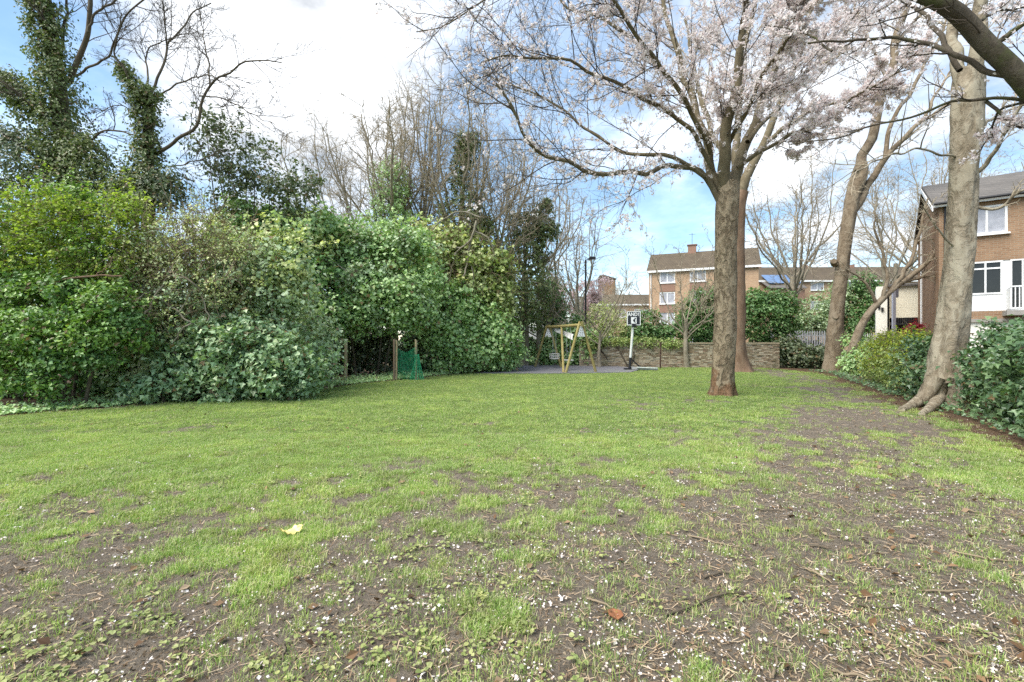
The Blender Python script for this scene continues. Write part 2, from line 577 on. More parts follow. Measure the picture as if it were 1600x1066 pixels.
SHAPES = {
    'leaf': (np.array([(0, 0, 0), (-.33, .45, .10), (0, 1, -.05), (.33, .45, .10)]), [(0, 2, 1), (0, 3, 2)]),
    'round': (np.array([(0, 0, 0), (-.42, .30, .06), (-.38, .68, .08), (0, 1, -.06), (.38, .68, .08), (.42, .30, .06)]),
              [(0, 3, 2), (0, 2, 1), (0, 5, 4), (0, 4, 3)]),
    'ivy': (np.array([(0, 0, 0), (-.50, .24, .10), (-.25, .46, .05), (0, 1, -.06), (.25, .46, .05), (.50, .24, .10)]),
            [(0, 2, 1), (0, 3, 2), (0, 4, 3), (0, 5, 4)]),
    'ivyfar': (np.array([(0, 0, 0), (-.50, .30, .10), (0, 1, -.06), (.50, .30, .10)]), [(0, 2, 1), (0, 3, 2)]),
    'petal': (np.array([(-.5, -.2, 0), (.1, -.55, .12), (.55, .1, -.05), (0, .5, .12)]), [(0, 1, 2), (0, 2, 3)]),
    'floret': (np.array([(-.6, -.05, 0), (.5, 0, .1), (-.05, .9, 0)]), [(0, 1, 2)]),
    'blade': (np.array([(-.035, 0, 0), (.035, 0, 0), (0, 1, 0)]), [(0, 1, 2)]),
    'strip': (np.array([(-.04, 0, 0), (.04, 0, 0), (.03, 1, .02), (-.03, 1, .02)]), [(0, 1, 2), (0, 2, 3)]),
}


def cards(C, N, size, shape, rg, lean=None):
    """one small leaf-shaped piece at each centre, facing N"""
    SV, ST = SHAPES[shape]
    N = norm(N)
    x = rg.normal(size=N.shape) if lean is None else lean + 0.35 * rg.normal(size=N.shape)
    t = norm(x - (x * N).sum(1, keepdims=True) * N)
    b = np.cross(N, t)
    SVc = SV - np.array([0, 0.4, 0]) if shape not in ('blade',) else SV
    V = C[:, None, :] + size[:, None, None] * (SVc[None, :, 0:1] * b[:, None] + SVc[None, :, 1:2] * t[:, None] + SVc[None, :, 2:3] * N[:, None])
    k = len(SV)
    T = (np.array(ST)[None] + (np.arange(len(C)) * k)[:, None, None]).reshape(-1, 3)
    return V.reshape(-1, 3), T


def blob(px, py, d, w, h, dm):
    c = at(px, py, d)
    return c, np.array([w / F * d * d / math.hypot(c[0], d), dm, h / F * d])


def blob_clumps(blobs, nclump, per, spread, rg, rough=0.22, front=0.75, inner=0.15, seed=1, gap=0.0):
    """leaf centres and normals gathered in clumps over lumpy ellipsoids"""
    area = np.array([b[1][0] * b[1][2] + b[1][1] * b[1][2] * .6 for b in blobs])
    which = rg.choice(len(blobs), nclump, p=area / area.sum())
    C = np.array([b[0] for b in blobs])[which]
    R = np.array([b[1] for b in blobs])[which]
    d = norm(rg.normal(size=(nclump, 3)))
    flip = (rg.random(nclump) < front) & (d[:, 1] > 0)
    d[flip, 1] *= -1
    k = 1 + rough * (2 * vnoise(d[:, 0] * 2.3 + which, d[:, 2] * 2.3 + d[:, 1] * 1.7, 1.6, seed) - 1) + rg.normal(size=nclump) * rough * 0.35
    ins = rg.random(nclump) < inner
    k[ins] *= rg.uniform(0.45, 0.9, ins.sum())
    P = C + R * d * k[:, None]
    # lower tiers overhang hollows: leave gaps where the growth is thin
    hole = fbm(P[:, 0] + .35 * P[:, 1] + 31, P[:, 2] * 1.7 + 17, 1.15 / max(.6, R.mean()), 3, seed)
    keep = (hole > gap) | (rg.random(nclump) < .18)
    P = P + (d * (fbm(P[:, 0] * 1.0 + 5, P[:, 2] * 1.3 + 9 + P[:, 1], 1.6, 3, seed + 4) - .5)[:, None] * .9 * R * rough * 2.2)
    P, d, R, which = P[keep], d[keep], R[keep], which[keep]
    nclump = len(P)
    out = norm(d / np.maximum(R, 0.05))
    n = nclump * per
    ci = np.repeat(np.arange(nclump), per)
    off = rg.normal(size=(n, 3))
    sp = spread * rg.uniform(0.6, 1.4, nclump)[ci][:, None]
    Q = P[ci] + off * sp * np.array([1, 1, 0.7])
    tilt = rg.normal(size=(nclump, 3)) * .42
    NN = out[ci] * 0.5 + tilt[ci] + np.array([0, 0, 0.55]) + off * 0.25 + rg.normal(size=(n, 3)) * 0.32
    ok = Q[:, 2] > 0.02
    return Q[ok], NN[ok]


def foliage(root, name, C, N, size, shape, mat, rg, kind=None, var=0.3, label=None):
    s = size * rg.uniform(1 - var, 1 + var, len(C))
    lean = np.tile(np.array([0, -0.3, -0.7]), (len(C), 1))
    V, T = cards(C - np.array(root.location), N, s, shape, rg, lean + rg.normal(size=C.shape) * 0.6)
    return link(name, make_mesh(name, V, None, T, mat, False), root, label, kind)


def stems(root, name, S, D, L, r, n, wob, trop, rg, mat, sides=4, kind=None):
    P, R = grow(np.asarray(S, float), np.asarray(D, float), np.asarray(L, float), np.asarray(r, float), n, wob, trop, rg)
    V, Q = tubes(P, R, sides)
    o = link(name, make_mesh(name, V - np.array(root.location), Q, None, mat, True), root, None, kind)
    return o, P, R


def bush(name, label, blobs, n, per, spread, size, shape, mat, cat='shrub', group=None, seed=1, rough=0.22, nstem=7,
         stem_mat='bark_limb', front=0.75, inner=0.15, twigs=0, shoots=0.10, gap=.40, tl=(.25, .8), tr=.007, mix=None):
    rg = np.random.default_rng(seed)
    c = np.mean([b[0] for b in blobs], axis=0)
    root = thing(name, label, cat, (c[0], c[1], 0), 0, group)
    if c[1] > 12.3 and shape == 'ivy':
        shape = 'ivyfar'
    n = int(n * 1.75)
    C, N = blob_clumps(blobs, n, per, spread, rg, rough, front, inner, seed, gap)
    ns = int(n * shoots)
    if ns:
        # arching shoots that carry leaves beyond the mass and break its outline
        P0, N0 = blob_clumps(blobs, ns, 1, .02, rg, rough, .8, 0.0, seed + 50)
        D0 = norm(N0 + rg.normal(size=N0.shape) * .45 + [0, 0, .35])
        mean = np.mean([min(b[1]) for b in blobs])
        PP, RR = grow(P0 - D0 * .1, D0, rg.uniform(.35, .95, len(P0)) * min(1.0, mean * 1.1), np.full(len(P0), .007), 7, .14, (0, 0, -.07), rg)
        Vs, Qs = tubes(PP, RR, 3)
        link('shoots', make_mesh('shoots', Vs - np.array(root.location), Qs, None, M[stem_mat], True), root, None, 'stuff')
        k = 22
        ii = np.repeat(np.arange(len(PP)), k)
        tt = rg.uniform(.1, 1, len(ii)) * 6
        jj = np.minimum(tt.astype(int), 5)
        ff = (tt - jj)[:, None]
        Cs = PP[ii, jj] * (1 - ff) + PP[ii, jj + 1] * ff + rg.normal(size=(len(ii), 3)) * size * .55
        C = np.vstack([C, Cs])
        N = np.vstack([N, rg.normal(size=Cs.shape) * .45 + [0, -.15, .8]])
        ok = C[:, 2] > .02
        C, N = C[ok], N[ok]
    if mix:
        # another plant grows through this one in patches
        q = fbm(C[:, 0] + 3, C[:, 2] * 1.2 + C[:, 1] * .5, 1.3, 3, seed + 9) + rg.normal(size=len(C)) * .06
        q = q - mix[2] * (C[:, 2] - C[:, 2].mean()) if len(mix) > 2 else q
        t = np.quantile(q, 1 - mix[1])
        foliage(root, 'foliage', C[q > t], N[q > t], size * 1.08, shape, M[mix[0]], rg, None, .5)
        C, N = C[q <= t], N[q <= t]
    foliage(root, 'foliage', C, N, size * 1.08, shape, M[mat], rg, None, .5)
    zt = max(b[0][2] for b in blobs)
    for i in range(nstem):
        b = blobs[rg.integers(len(blobs))]
        foot = np.array([c[0] + (b[0][0] - c[0]) * 0.5 + rg.normal() * 0.15, c[1] + (b[0][1] - c[1]) * .5 + rg.normal() * 0.1, -0.05])
        tip = b[0] + rg.normal(size=3) * b[1] * 0.35
        mid = (foot + tip) / 2 + np.array([0, 0, 0.25]) + rg.normal(size=3) * 0.12
        P, R = spline([foot, mid, tip], [0.045, 0.03, 0.012], 9)
        MB().tube(P - np.array(root.location), R, 6).obj('stem', M[stem_mat], root, smooth=True)
    if twigs:
        k = rg.integers(0, len(C), twigs)
        S = C[k]
        D = N[k] * 0.6 + rg.normal(size=(twigs, 3)) * 0.7 + np.array([0, -.2, .3])
        stems(root, 'twigs', S - norm(D) * 0.2, D, rg.uniform(tl[0], tl[1], twigs), tr * rg.uniform(.5, 1.2, twigs), 7, .16, (0, 0, -.05), rg, M['twig_tan'], 3, 'stuff')
    return root


def tree(name, label, base, trunks, limbs, levels, bark, twig, cat='tree', group=None, seed=1, sides=16, lumpy=0.06,
         flower=None, limb_mat=None, min_r=0.004, auto=None, buds=0):
    """trunks and limbs: (points, radii) in world space; levels: dicts for the finer branching"""
    rg = np.random.default_rng(seed)
    base = np.asarray(base, float)
    root = thing(name, label, cat, base, 0, group)
    def slim(pts, rad):
        # the wide lens widens round things towards the picture's sides: give back the true girth
        p = np.asarray(pts, float)
        return np.asarray(rad, float) * np.clip(p[:, 1] / np.hypot(p[:, 0], p[:, 1]), .5, 1)
    trunks = [(p_, slim(p_, r_)) for p_, r_ in trunks]
    limbs = [(p_, slim(p_, r_)) for p_, r_ in limbs]
    sides = int(sides * 1.5)
    for pts, rad in trunks:
        P, R = spline(pts, rad, 90)
        a = np.linspace(0, 2 * np.pi, sides, endpoint=False)
        zz = np.linspace(0, 6, 90)
        ca, sa = np.cos(a)[None], np.sin(a)[None]
        RR = R[:, None] * (1 + lumpy * (2 * vnoise(ca * 1.5 + zz[:, None] * .5, sa * 1.5 + zz[:, None], 1.3, seed) - 1) * 1.4
                           + lumpy * .9 * (2 * fbm(ca * 2.2 + zz[:, None] * .9, sa * 2.2 - zz[:, None] * 1.3, 2.6, 3, seed + 3) - 1))
        g = np.clip(1 - zz / 0.8, 0, 1)[:, None] ** 2
        RR = RR * (1 + g * (.14 + 0.20 * np.cos(a[None] * 5 + seed)))
        V, Q = tubes(P[None], RR[None], sides)
        link('trunk', make_mesh('trunk', V - base, Q, None, M[bark], True), root)
    n = 14
    LP, LR = [], []
    for pts, rad in limbs:
        P, R = spline(pts, rad, n)
        P[1:-1] += rg.normal(size=(n - 2, 3)) * np.linalg.norm(P[-1] - P[0]) * 0.006
        LP.append(P)
        LR.append(R)
        P2, R2 = spline(P, R, 30)
        V, Q = tubes(P2[None], R2[None], 9)
        link('limb', make_mesh('limb', V - base, Q, None, M[limb_mat or bark], True), root)
    if auto is not None:
        P, R = auto(rg)
        for i in range(len(P)):
            V, Q = tubes(P[i:i + 1], R[i:i + 1], 7)
            link('limb', make_mesh('limb', V - base, Q, None, M[limb_mat or bark], True), root)
            P2, R2 = spline(P[i], R[i], n)
            LP.append(P2)
            LR.append(R2)
    P, R = np.array(LP), np.array(LR)
    allV, allQ, off = [], [], 0
    last = []
    for lv in levels:
        S, D, L, r = spawn(P, R, lv['k'], lv.get('t0', .15), lv.get('t1', 1.0), lv.get('a0', .4), lv.get('a1', 1.0), lv['l'], lv['r'], rg, lv.get('rel', True))
        if 'bias' in lv:
            D = norm(D + np.asarray(lv['bias']))
        if 'zmin' in lv:
            ok = S[:, 2] > lv['zmin']
            S, D, L, r = S[ok], D[ok], L[ok], r[ok]
        r = np.maximum(r, min_r)
        P, R = grow(S, D, L, r, lv.get('n', 5), lv.get('wob', .14), lv.get('trop', (0, 0, .04)), rg, .4)
        V, Q = tubes(P, R, lv.get('s', 3))
        allV.append(V)
        allQ.append(Q + off)
        off += len(V)
        last.append(P)
    link('crown', make_mesh('crown', np.vstack(allV) - base, np.vstack(allQ), None, M[twig], True), root)
    if flower:
        mat, count, size, cl, jit, keep = flower
        src = [p for p in last[-2:]]
        C = []
        for p, share in zip(src, (0.4, 0.6)):
            k = int(count * share)
            w = np.ones(len(p)) if keep is None else keep(p[:, p.shape[1] // 2])
            i = rg.choice(len(p), k, p=w / w.sum())
            t = rg.uniform(0.15, 1, k) * (p.shape[1] - 1)
            j = np.minimum(t.astype(int), p.shape[1] - 2)
            f = (t - j)[:, None]
            C.append(p[i, j] * (1 - f) + p[i, j + 1] * f)
        LPa = np.array(LP)
        k = int(count * .10)
        i, j = rg.integers(0, len(LPa), k), rg.integers(1, 13, k)
        C.append(LPa[i, j] + (LPa[i, j + 1] - LPa[i, j]) * rg.random((k, 1)) + rg.normal(size=(k, 3)) * max(size * 2.2, .05))
        C = np.vstack(C)
        C = np.repeat(C, cl, axis=0)
        C = C + rg.normal(size=C.shape) * jit
        V, T = cards(C - base, rg.normal(size=C.shape) + np.array([0, -.4, .3]), size * rg.uniform(.65, 1.35, len(C)), 'floret', rg)
        link('blossom', make_mesh('blossom', V, None, T, M[mat], False), root)
    if buds:
        p = last[-1]
        i = rg.integers(0, len(p), buds)
        C = p[i, rg.integers(1, p.shape[1], buds)]
        V, T = cards(C - base, rg.normal(size=C.shape), 0.05 * rg.uniform(.6, 1.4, buds), 'leaf', rg)
        link('buds', make_mesh('buds', V, None, T, M['bud'], False), root, None, 'stuff')
    return root


def px_line(pts, d):
    """[(px, py, extra depth)] -> world points"""
    return [at(p[0], p[1], d + (p[2] if len(p) > 2 else 0)) for p in pts]


def px_rad(ws, d):
    return [w / 2 / F * d for w in ws]


def ivy_on(root, pts, rad, n, per, size, mat, seed, spread=0.09, shape='ivy'):
    rg = np.random.default_rng(seed)
    P, R = spline(pts, rad, 60)
    k = rg.integers(0, 60, n)
    a = rg.uniform(0, 2 * np.pi, n)
    a = np.where((np.sin(a) > 0) & (rg.random(n) < .6), -a, a)
    d = np.column_stack([np.cos(a), np.sin(a), rg.normal(size=n) * .3])
    rr = R[k] * (0.55 + 1.1 * fbm(a * 1.3, k * .22, 1.0, 3, seed)) * rg.uniform(.6, 1.3, n)
    C = P[k] + d * rr[:, None]
    ci = np.repeat(np.arange(n), per)
    off = rg.normal(size=(len(ci), 3))
    Q = C[ci] + off * spread
    N = norm(d)[ci] * .8 + np.array([0, 0, .45]) + rg.normal(size=off.shape) * .4
    ok = Q[:, 2] > 0.03
    return foliage(root, 'ivy', Q[ok], N[ok], size, shape, M[mat], rg)


# ------------------------------------------------------------------ ground
LB = [gp(*p) for p in ((-260, 676), (0, 650), (180, 636), (350, 620), (500, 606), (660, 590), (760, 579), (840, 573))]
RB = [gp(*p) for p in ((1750, 770), (1600, 702), (1500, 655), (1420, 632), (1340, 603), (1290, 584), (1220, 577))]
LBx, LBy = [p[0] for p in LB], [p[1] for p in LB]
RBx, RBy = [p[0] for p in RB], [p[1] for p in RB]


def x_left(y):
    return np.interp(y, LBy, LBx)


def x_right(y):
    return np.interp(y, RBy, RBx)


def grass_amount(x, y):
    """how much grass grows at a ground point, 0 bare mud to 1 lush"""
    n = fbm(x, y, 0.9, 5, 2)
    n2 = fbm(x, y, 3.2, 4, 7)
    n3 = fbm(x, y, 9.0, 3, 12)
    cxm = np.interp(y, [1, 2.5, 4, 6, 9, 13, 18, 22], [1.8, 2.2, 3.3, 4.6, 6.6, 9.4, 11.6, 12.4])
    hw = np.interp(y, [1, 2.5, 4, 6, 9, 13, 18, 22], [2.6, 2.6, 2.4, 1.9, 1.9, 1.6, 1.0, .7])
    m = 1 - sstep(0.3, 1.6, np.abs(x - cxm) / hw)
    near = (1 - sstep(2.6, 7.6, y)) * np.interp(x, [-3, 0, 2.2], [.66, .82, 1.15])
    mid = (1 - sstep(4.5, 10.0, y)) * 0.14
    mud = np.maximum(m * np.interp(y, [3, 8, 11, 18], [.98, .80, .62, .5]), near) + mid * (1 - m)
    for px, py, r, a in ((1030, 815, .45, .5), (1560, 740, 1.0, .6), (440, 855, .4, .4), (200, 745, 1.6, .25), (1150, 640, 1.2, .2), (1110, 628, .6, -.35),
                         (1170, 600, 1.2, -.25), (1010, 630, 1.5, -.15)):
        c = gp(px, py)
        mud = mud - a * np.exp(-((x - c[0]) ** 2 + (y - c[1]) ** 2) / r ** 2)
    g = 1.02 - mud + (n - 0.5) * .9 + (n2 - .5) * 1.2 + (n3 - .5) * .9 - .06
    g = np.where(mud < 0.05, np.maximum(g, 0.42 + .3 * sstep(8, 10, y)), g)
    edge = np.minimum(x - x_left(y), x_right(y) - x) + (n2 - .5) * .9
    g = g * sstep(-0.05, 0.40, edge) * (1 - sstep(24.8, 25.6, y))
    return np.clip(g, 0, 1)


def ground_z(x, y):
    return (fbm(x, y, 0.5, 3, 4) - .5) * 0.05 + (fbm(x, y, 3.0, 4, 9) - .5) * 0.045


def build_ground():
    ys = np.concatenate([np.arange(-3, 1.5, .3), np.geomspace(1.5, 34, 215)])
    xs = np.concatenate([np.arange(-20, -7, .15), np.arange(-7, 8, .055), np.arange(8, 30, .15)])
    X, Y = np.meshgrid(xs, ys)
    Z = ground_z(X, Y)
    Z = Z * (1 - sstep(20, 26, Y))
    G = grass_amount(X, Y)
    V = np.column_stack([X.ravel(), Y.ravel(), Z.ravel()])
    ny, nx = X.shape
    i, j = np.meshgrid(np.arange(ny - 1), np.arange(nx - 1), indexing='ij')
    a = i * nx + j
    Q = np.stack([a, a + 1, a + nx + 1, a + nx], -1).reshape(-1, 4)
    m, w = new_mat('lawn_soil')
    tc = w.n('ShaderNodeTexCoord').outputs['Object']
    at_ = w.n('ShaderNodeAttribute', attribute_name='grass').outputs['Fac']
    so_ = w.n('ShaderNodeAttribute', attribute_name='litter').outputs['Fac']
    nf = w.noise(tc, 22, 8, .7)
    nm = w.noise(tc, 5, 6, .65)
    ns = w.noise(tc, 90, 4, .7)
    mud = w.ramp(w.math('ADD', w.math('MULTIPLY', nf, .6), w.math('MULTIPLY', nm, .4)),
                 [(.30, (.084, .068, .050)), (.5, (.188, .156, .118)), (.72, (.31, .265, .205))])
    mud = w.mix(w.maprange(ns, .58, .75, 0, .5), mud, (.24, .19, .14))
    lit = w.ramp(nf, [(.3, (.05, .03, .018)), (.5, (.11, .07, .04)), (.7, (.19, .12, .08))])
    mud = w.mix(so_, mud, lit)
    gr = w.ramp(nf, [(.28, (.062, .094, .024)), (.5, (.118, .172, .042)), (.75, (.19, .225, .07))])
    fac = w.maprange(w.math('ADD', at_, w.math('MULTIPLY', w.math('SUBTRACT', nf, .5), .9)), .42, .72)
    c = w.mix(fac, mud, gr)
    finish(m, w, c, .9, w.math('ADD', nf, w.math('MULTIPLY', ns, .6)), 1.0, .05, .2)
    o = link('lawn', make_mesh('lawn', V, Q, None, m, True), None, None, 'structure')
    for nm_, arr in (('grass', G), ('litter', np.maximum(1 - sstep(.0, .5, X - x_left(Y)), 1 - sstep(.1, .9, x_right(Y) - X)))):
        o.data.attributes.new(nm_, 'FLOAT', 'POINT').data.foreach_set('value', arr.ravel().astype(np.float32))
    s = 600
    fm = plain('far_ground', (.10, .115, .06), .95, .3, .4)
    MB().quad((-s, -s, -.06), (s, -s, -.06), (s, s, -.06), (-s, s, -.06)).obj('ground', fm, None, None, 'structure')
    # tarmac play patch under the swing
    pp = [gp(*p)[:2] for p in ((742, 583.5), (860, 584.2), (985, 582.5), (1002, 577.5), (960, 572), (880, 571), (800, 572.5))]
    am = plain('tarmac', (.16, .155, .165), .9, .2, 30, bstr=.3)
    V = [(x, y, .03) for x, y in pp] + [(x, y, -.05) for x, y in pp]
    n = len(pp)
    MB().add(V + [(np.mean([p[0] for p in pp]), np.mean([p[1] for p in pp]), .03)], [(i, (i + 1) % n, n + (i + 1) % n, n + i)[::-1] for i in range(n)],
             [(2 * n, i, (i + 1) % n) for i in range(n)]).obj('play_surface', am, None, None, 'structure')
    # the street beyond the boundary wall
    rm = plain('road_asphalt', (.06, .06, .062), .9, .2, 8)
    MB().box(-30, 60, 30.5, 38, -.05, .0).obj('road', rm, None, None, 'structure')


build_ground()


def scatter(n, y0, y1, power=1.0, margin=0.0):
    """ground points in the view wedge, denser near the camera"""
    u = rng.random(n)
    y = y0 + (y1 - y0) * u ** power
    x = (rng.random(n) * 2 - 1) * (y * 1.16 + .4)
    ok = (x > x_left(y) - .1) & (x < x_right(y) + .1)
    return x[ok], y[ok]


def build_grass():
    src = bpy.data.collections.new('grass_clumps')
    rg = np.random.default_rng(21)
    spec = [(46, .09, .022, .045), (46, .10, .025, .05), (40, .08, .03, .06), (26, .07, .04, .085), (22, .06, .05, .10)]
    for k, (nb, rad, h0, h1) in enumerate(spec):
        a = rg.uniform(0, 2 * np.pi, nb)
        r = rad * np.sqrt(rg.random(nb))
        base = np.column_stack([r * np.cos(a), r * np.sin(a), np.full(nb, -.008)])
        h = rg.uniform(h0, h1, nb)
        ld = norm(np.column_stack([rg.normal(size=nb), rg.normal(size=nb), np.zeros(nb)]) + base * 6 * [1, 1, 0])
        ln = rg.uniform(.15, .9, nb)[:, None]
        side = np.column_stack([-ld[:, 1], ld[:, 0], np.zeros(nb)]) * rg.uniform(.0013, .0024, nb)[:, None]
        mid = base + np.array([0, 0, 1]) * h[:, None] * .6 + ld * h[:, None] * ln * .3
        tip = base + np.array([0, 0, 1]) * h[:, None] * (1 - .35 * ln) + ld * h[:, None] * ln
        V = np.stack([base - side, base + side, mid + side * .9, mid - side * .9, tip], 1).reshape(-1, 3)
        o5 = (np.arange(nb) * 5)[:, None]
        me = make_mesh('grass_clump', V, np.array([[0, 1, 2, 3]]) + o5, np.array([[3, 2, 4]]) + o5, M['grass'])
        o = bpy.data.objects.new('clump_%d' % k, me)
        src.objects.link(o)
    pts = []
    for n, y0, y1, pw in ((66000, 1.7, 7.5, 1.0), (72000, 6.5, 26, .85)):
        x, y = scatter(n, y0, y1, pw)
        g = grass_amount(x, y)
        keep = rng.random(len(x)) < sstep(.22, .85, g) * .93 + .055
        keep &= (y < 23) | (np.abs(x - 2.2) > 4.2) | (y > 27)
        x, y, g = x[keep], y[keep], g[keep]
        pts.append(np.column_stack([x, y, ground_z(x, y) * (1 - sstep(20, 26, y)), g]))
    A = np.vstack(pts)
    n = len(A)
    kind = np.where(A[:, 3] > .6, rng.integers(0, 3, n), rng.integers(1, 5, n))
    sc = rng.uniform(.6, 1.05, n) * np.where(A[:, 3] > .5, .95, .8) * np.where(A[:, 1] > 8, 1.15, 1.0)
    me = bpy.data.meshes.new('grass')
    me.vertices.add(n)
    me.vertices.foreach_set('co', A[:, :3].astype(np.float32).ravel())
    me.attributes.new('turn', 'FLOAT_VECTOR', 'POINT').data.foreach_set('vector', np.column_stack([rng.normal(size=n) * .1, rng.normal(size=n) * .1, rng.uniform(0, 6.28, n)]).astype(np.float32).ravel())
    me.attributes.new('size', 'FLOAT', 'POINT').data.foreach_set('value', sc.astype(np.float32))
    me.attributes.new('pick', 'INT', 'POINT').data.foreach_set('value', kind.astype(np.int32))
    o = link('grass', me, None, None, 'stuff')
    g = bpy.data.node_groups.new('grass_scatter', 'GeometryNodeTree')
    g.interface.new_socket('Geometry', in_out='INPUT', socket_type='NodeSocketGeometry')
    g.interface.new_socket('Geometry', in_out='OUTPUT', socket_type='NodeSocketGeometry')
    N, Lk = g.nodes, g.links
    gi, go = N.new('NodeGroupInput'), N.new('NodeGroupOutput')
    ci = N.new('GeometryNodeCollectionInfo')
    ci.inputs['Collection'].default_value = src
    ci.inputs['Separate Children'].default_value = True
    ci.inputs['Reset Children'].default_value = True
    ip = N.new('GeometryNodeInstanceOnPoints')
    ip.inputs['Pick Instance'].default_value = True

    def attr(nm, ty):
        a = N.new('GeometryNodeInputNamedAttribute')
        a.data_type = ty
        a.inputs['Name'].default_value = nm
        return a.outputs['Attribute']
    Lk.new(gi.outputs[0], ip.inputs['Points'])
    Lk.new(ci.outputs[0], ip.inputs['Instance'])
    Lk.new(attr('pick', 'INT'), ip.inputs['Instance Index'])
    er = N.new('FunctionNodeEulerToRotation')
    Lk.new(attr('turn', 'FLOAT_VECTOR'), er.inputs[0])
    Lk.new(er.outputs[0], ip.inputs['Rotation'])
    Lk.new(attr('size', 'FLOAT'), ip.inputs['Scale'])
    Lk.new(ip.outputs[0], go.inputs[0])
    md = o.modifiers.new('scatter', 'NODES')
    md.node_group = g


build_grass()


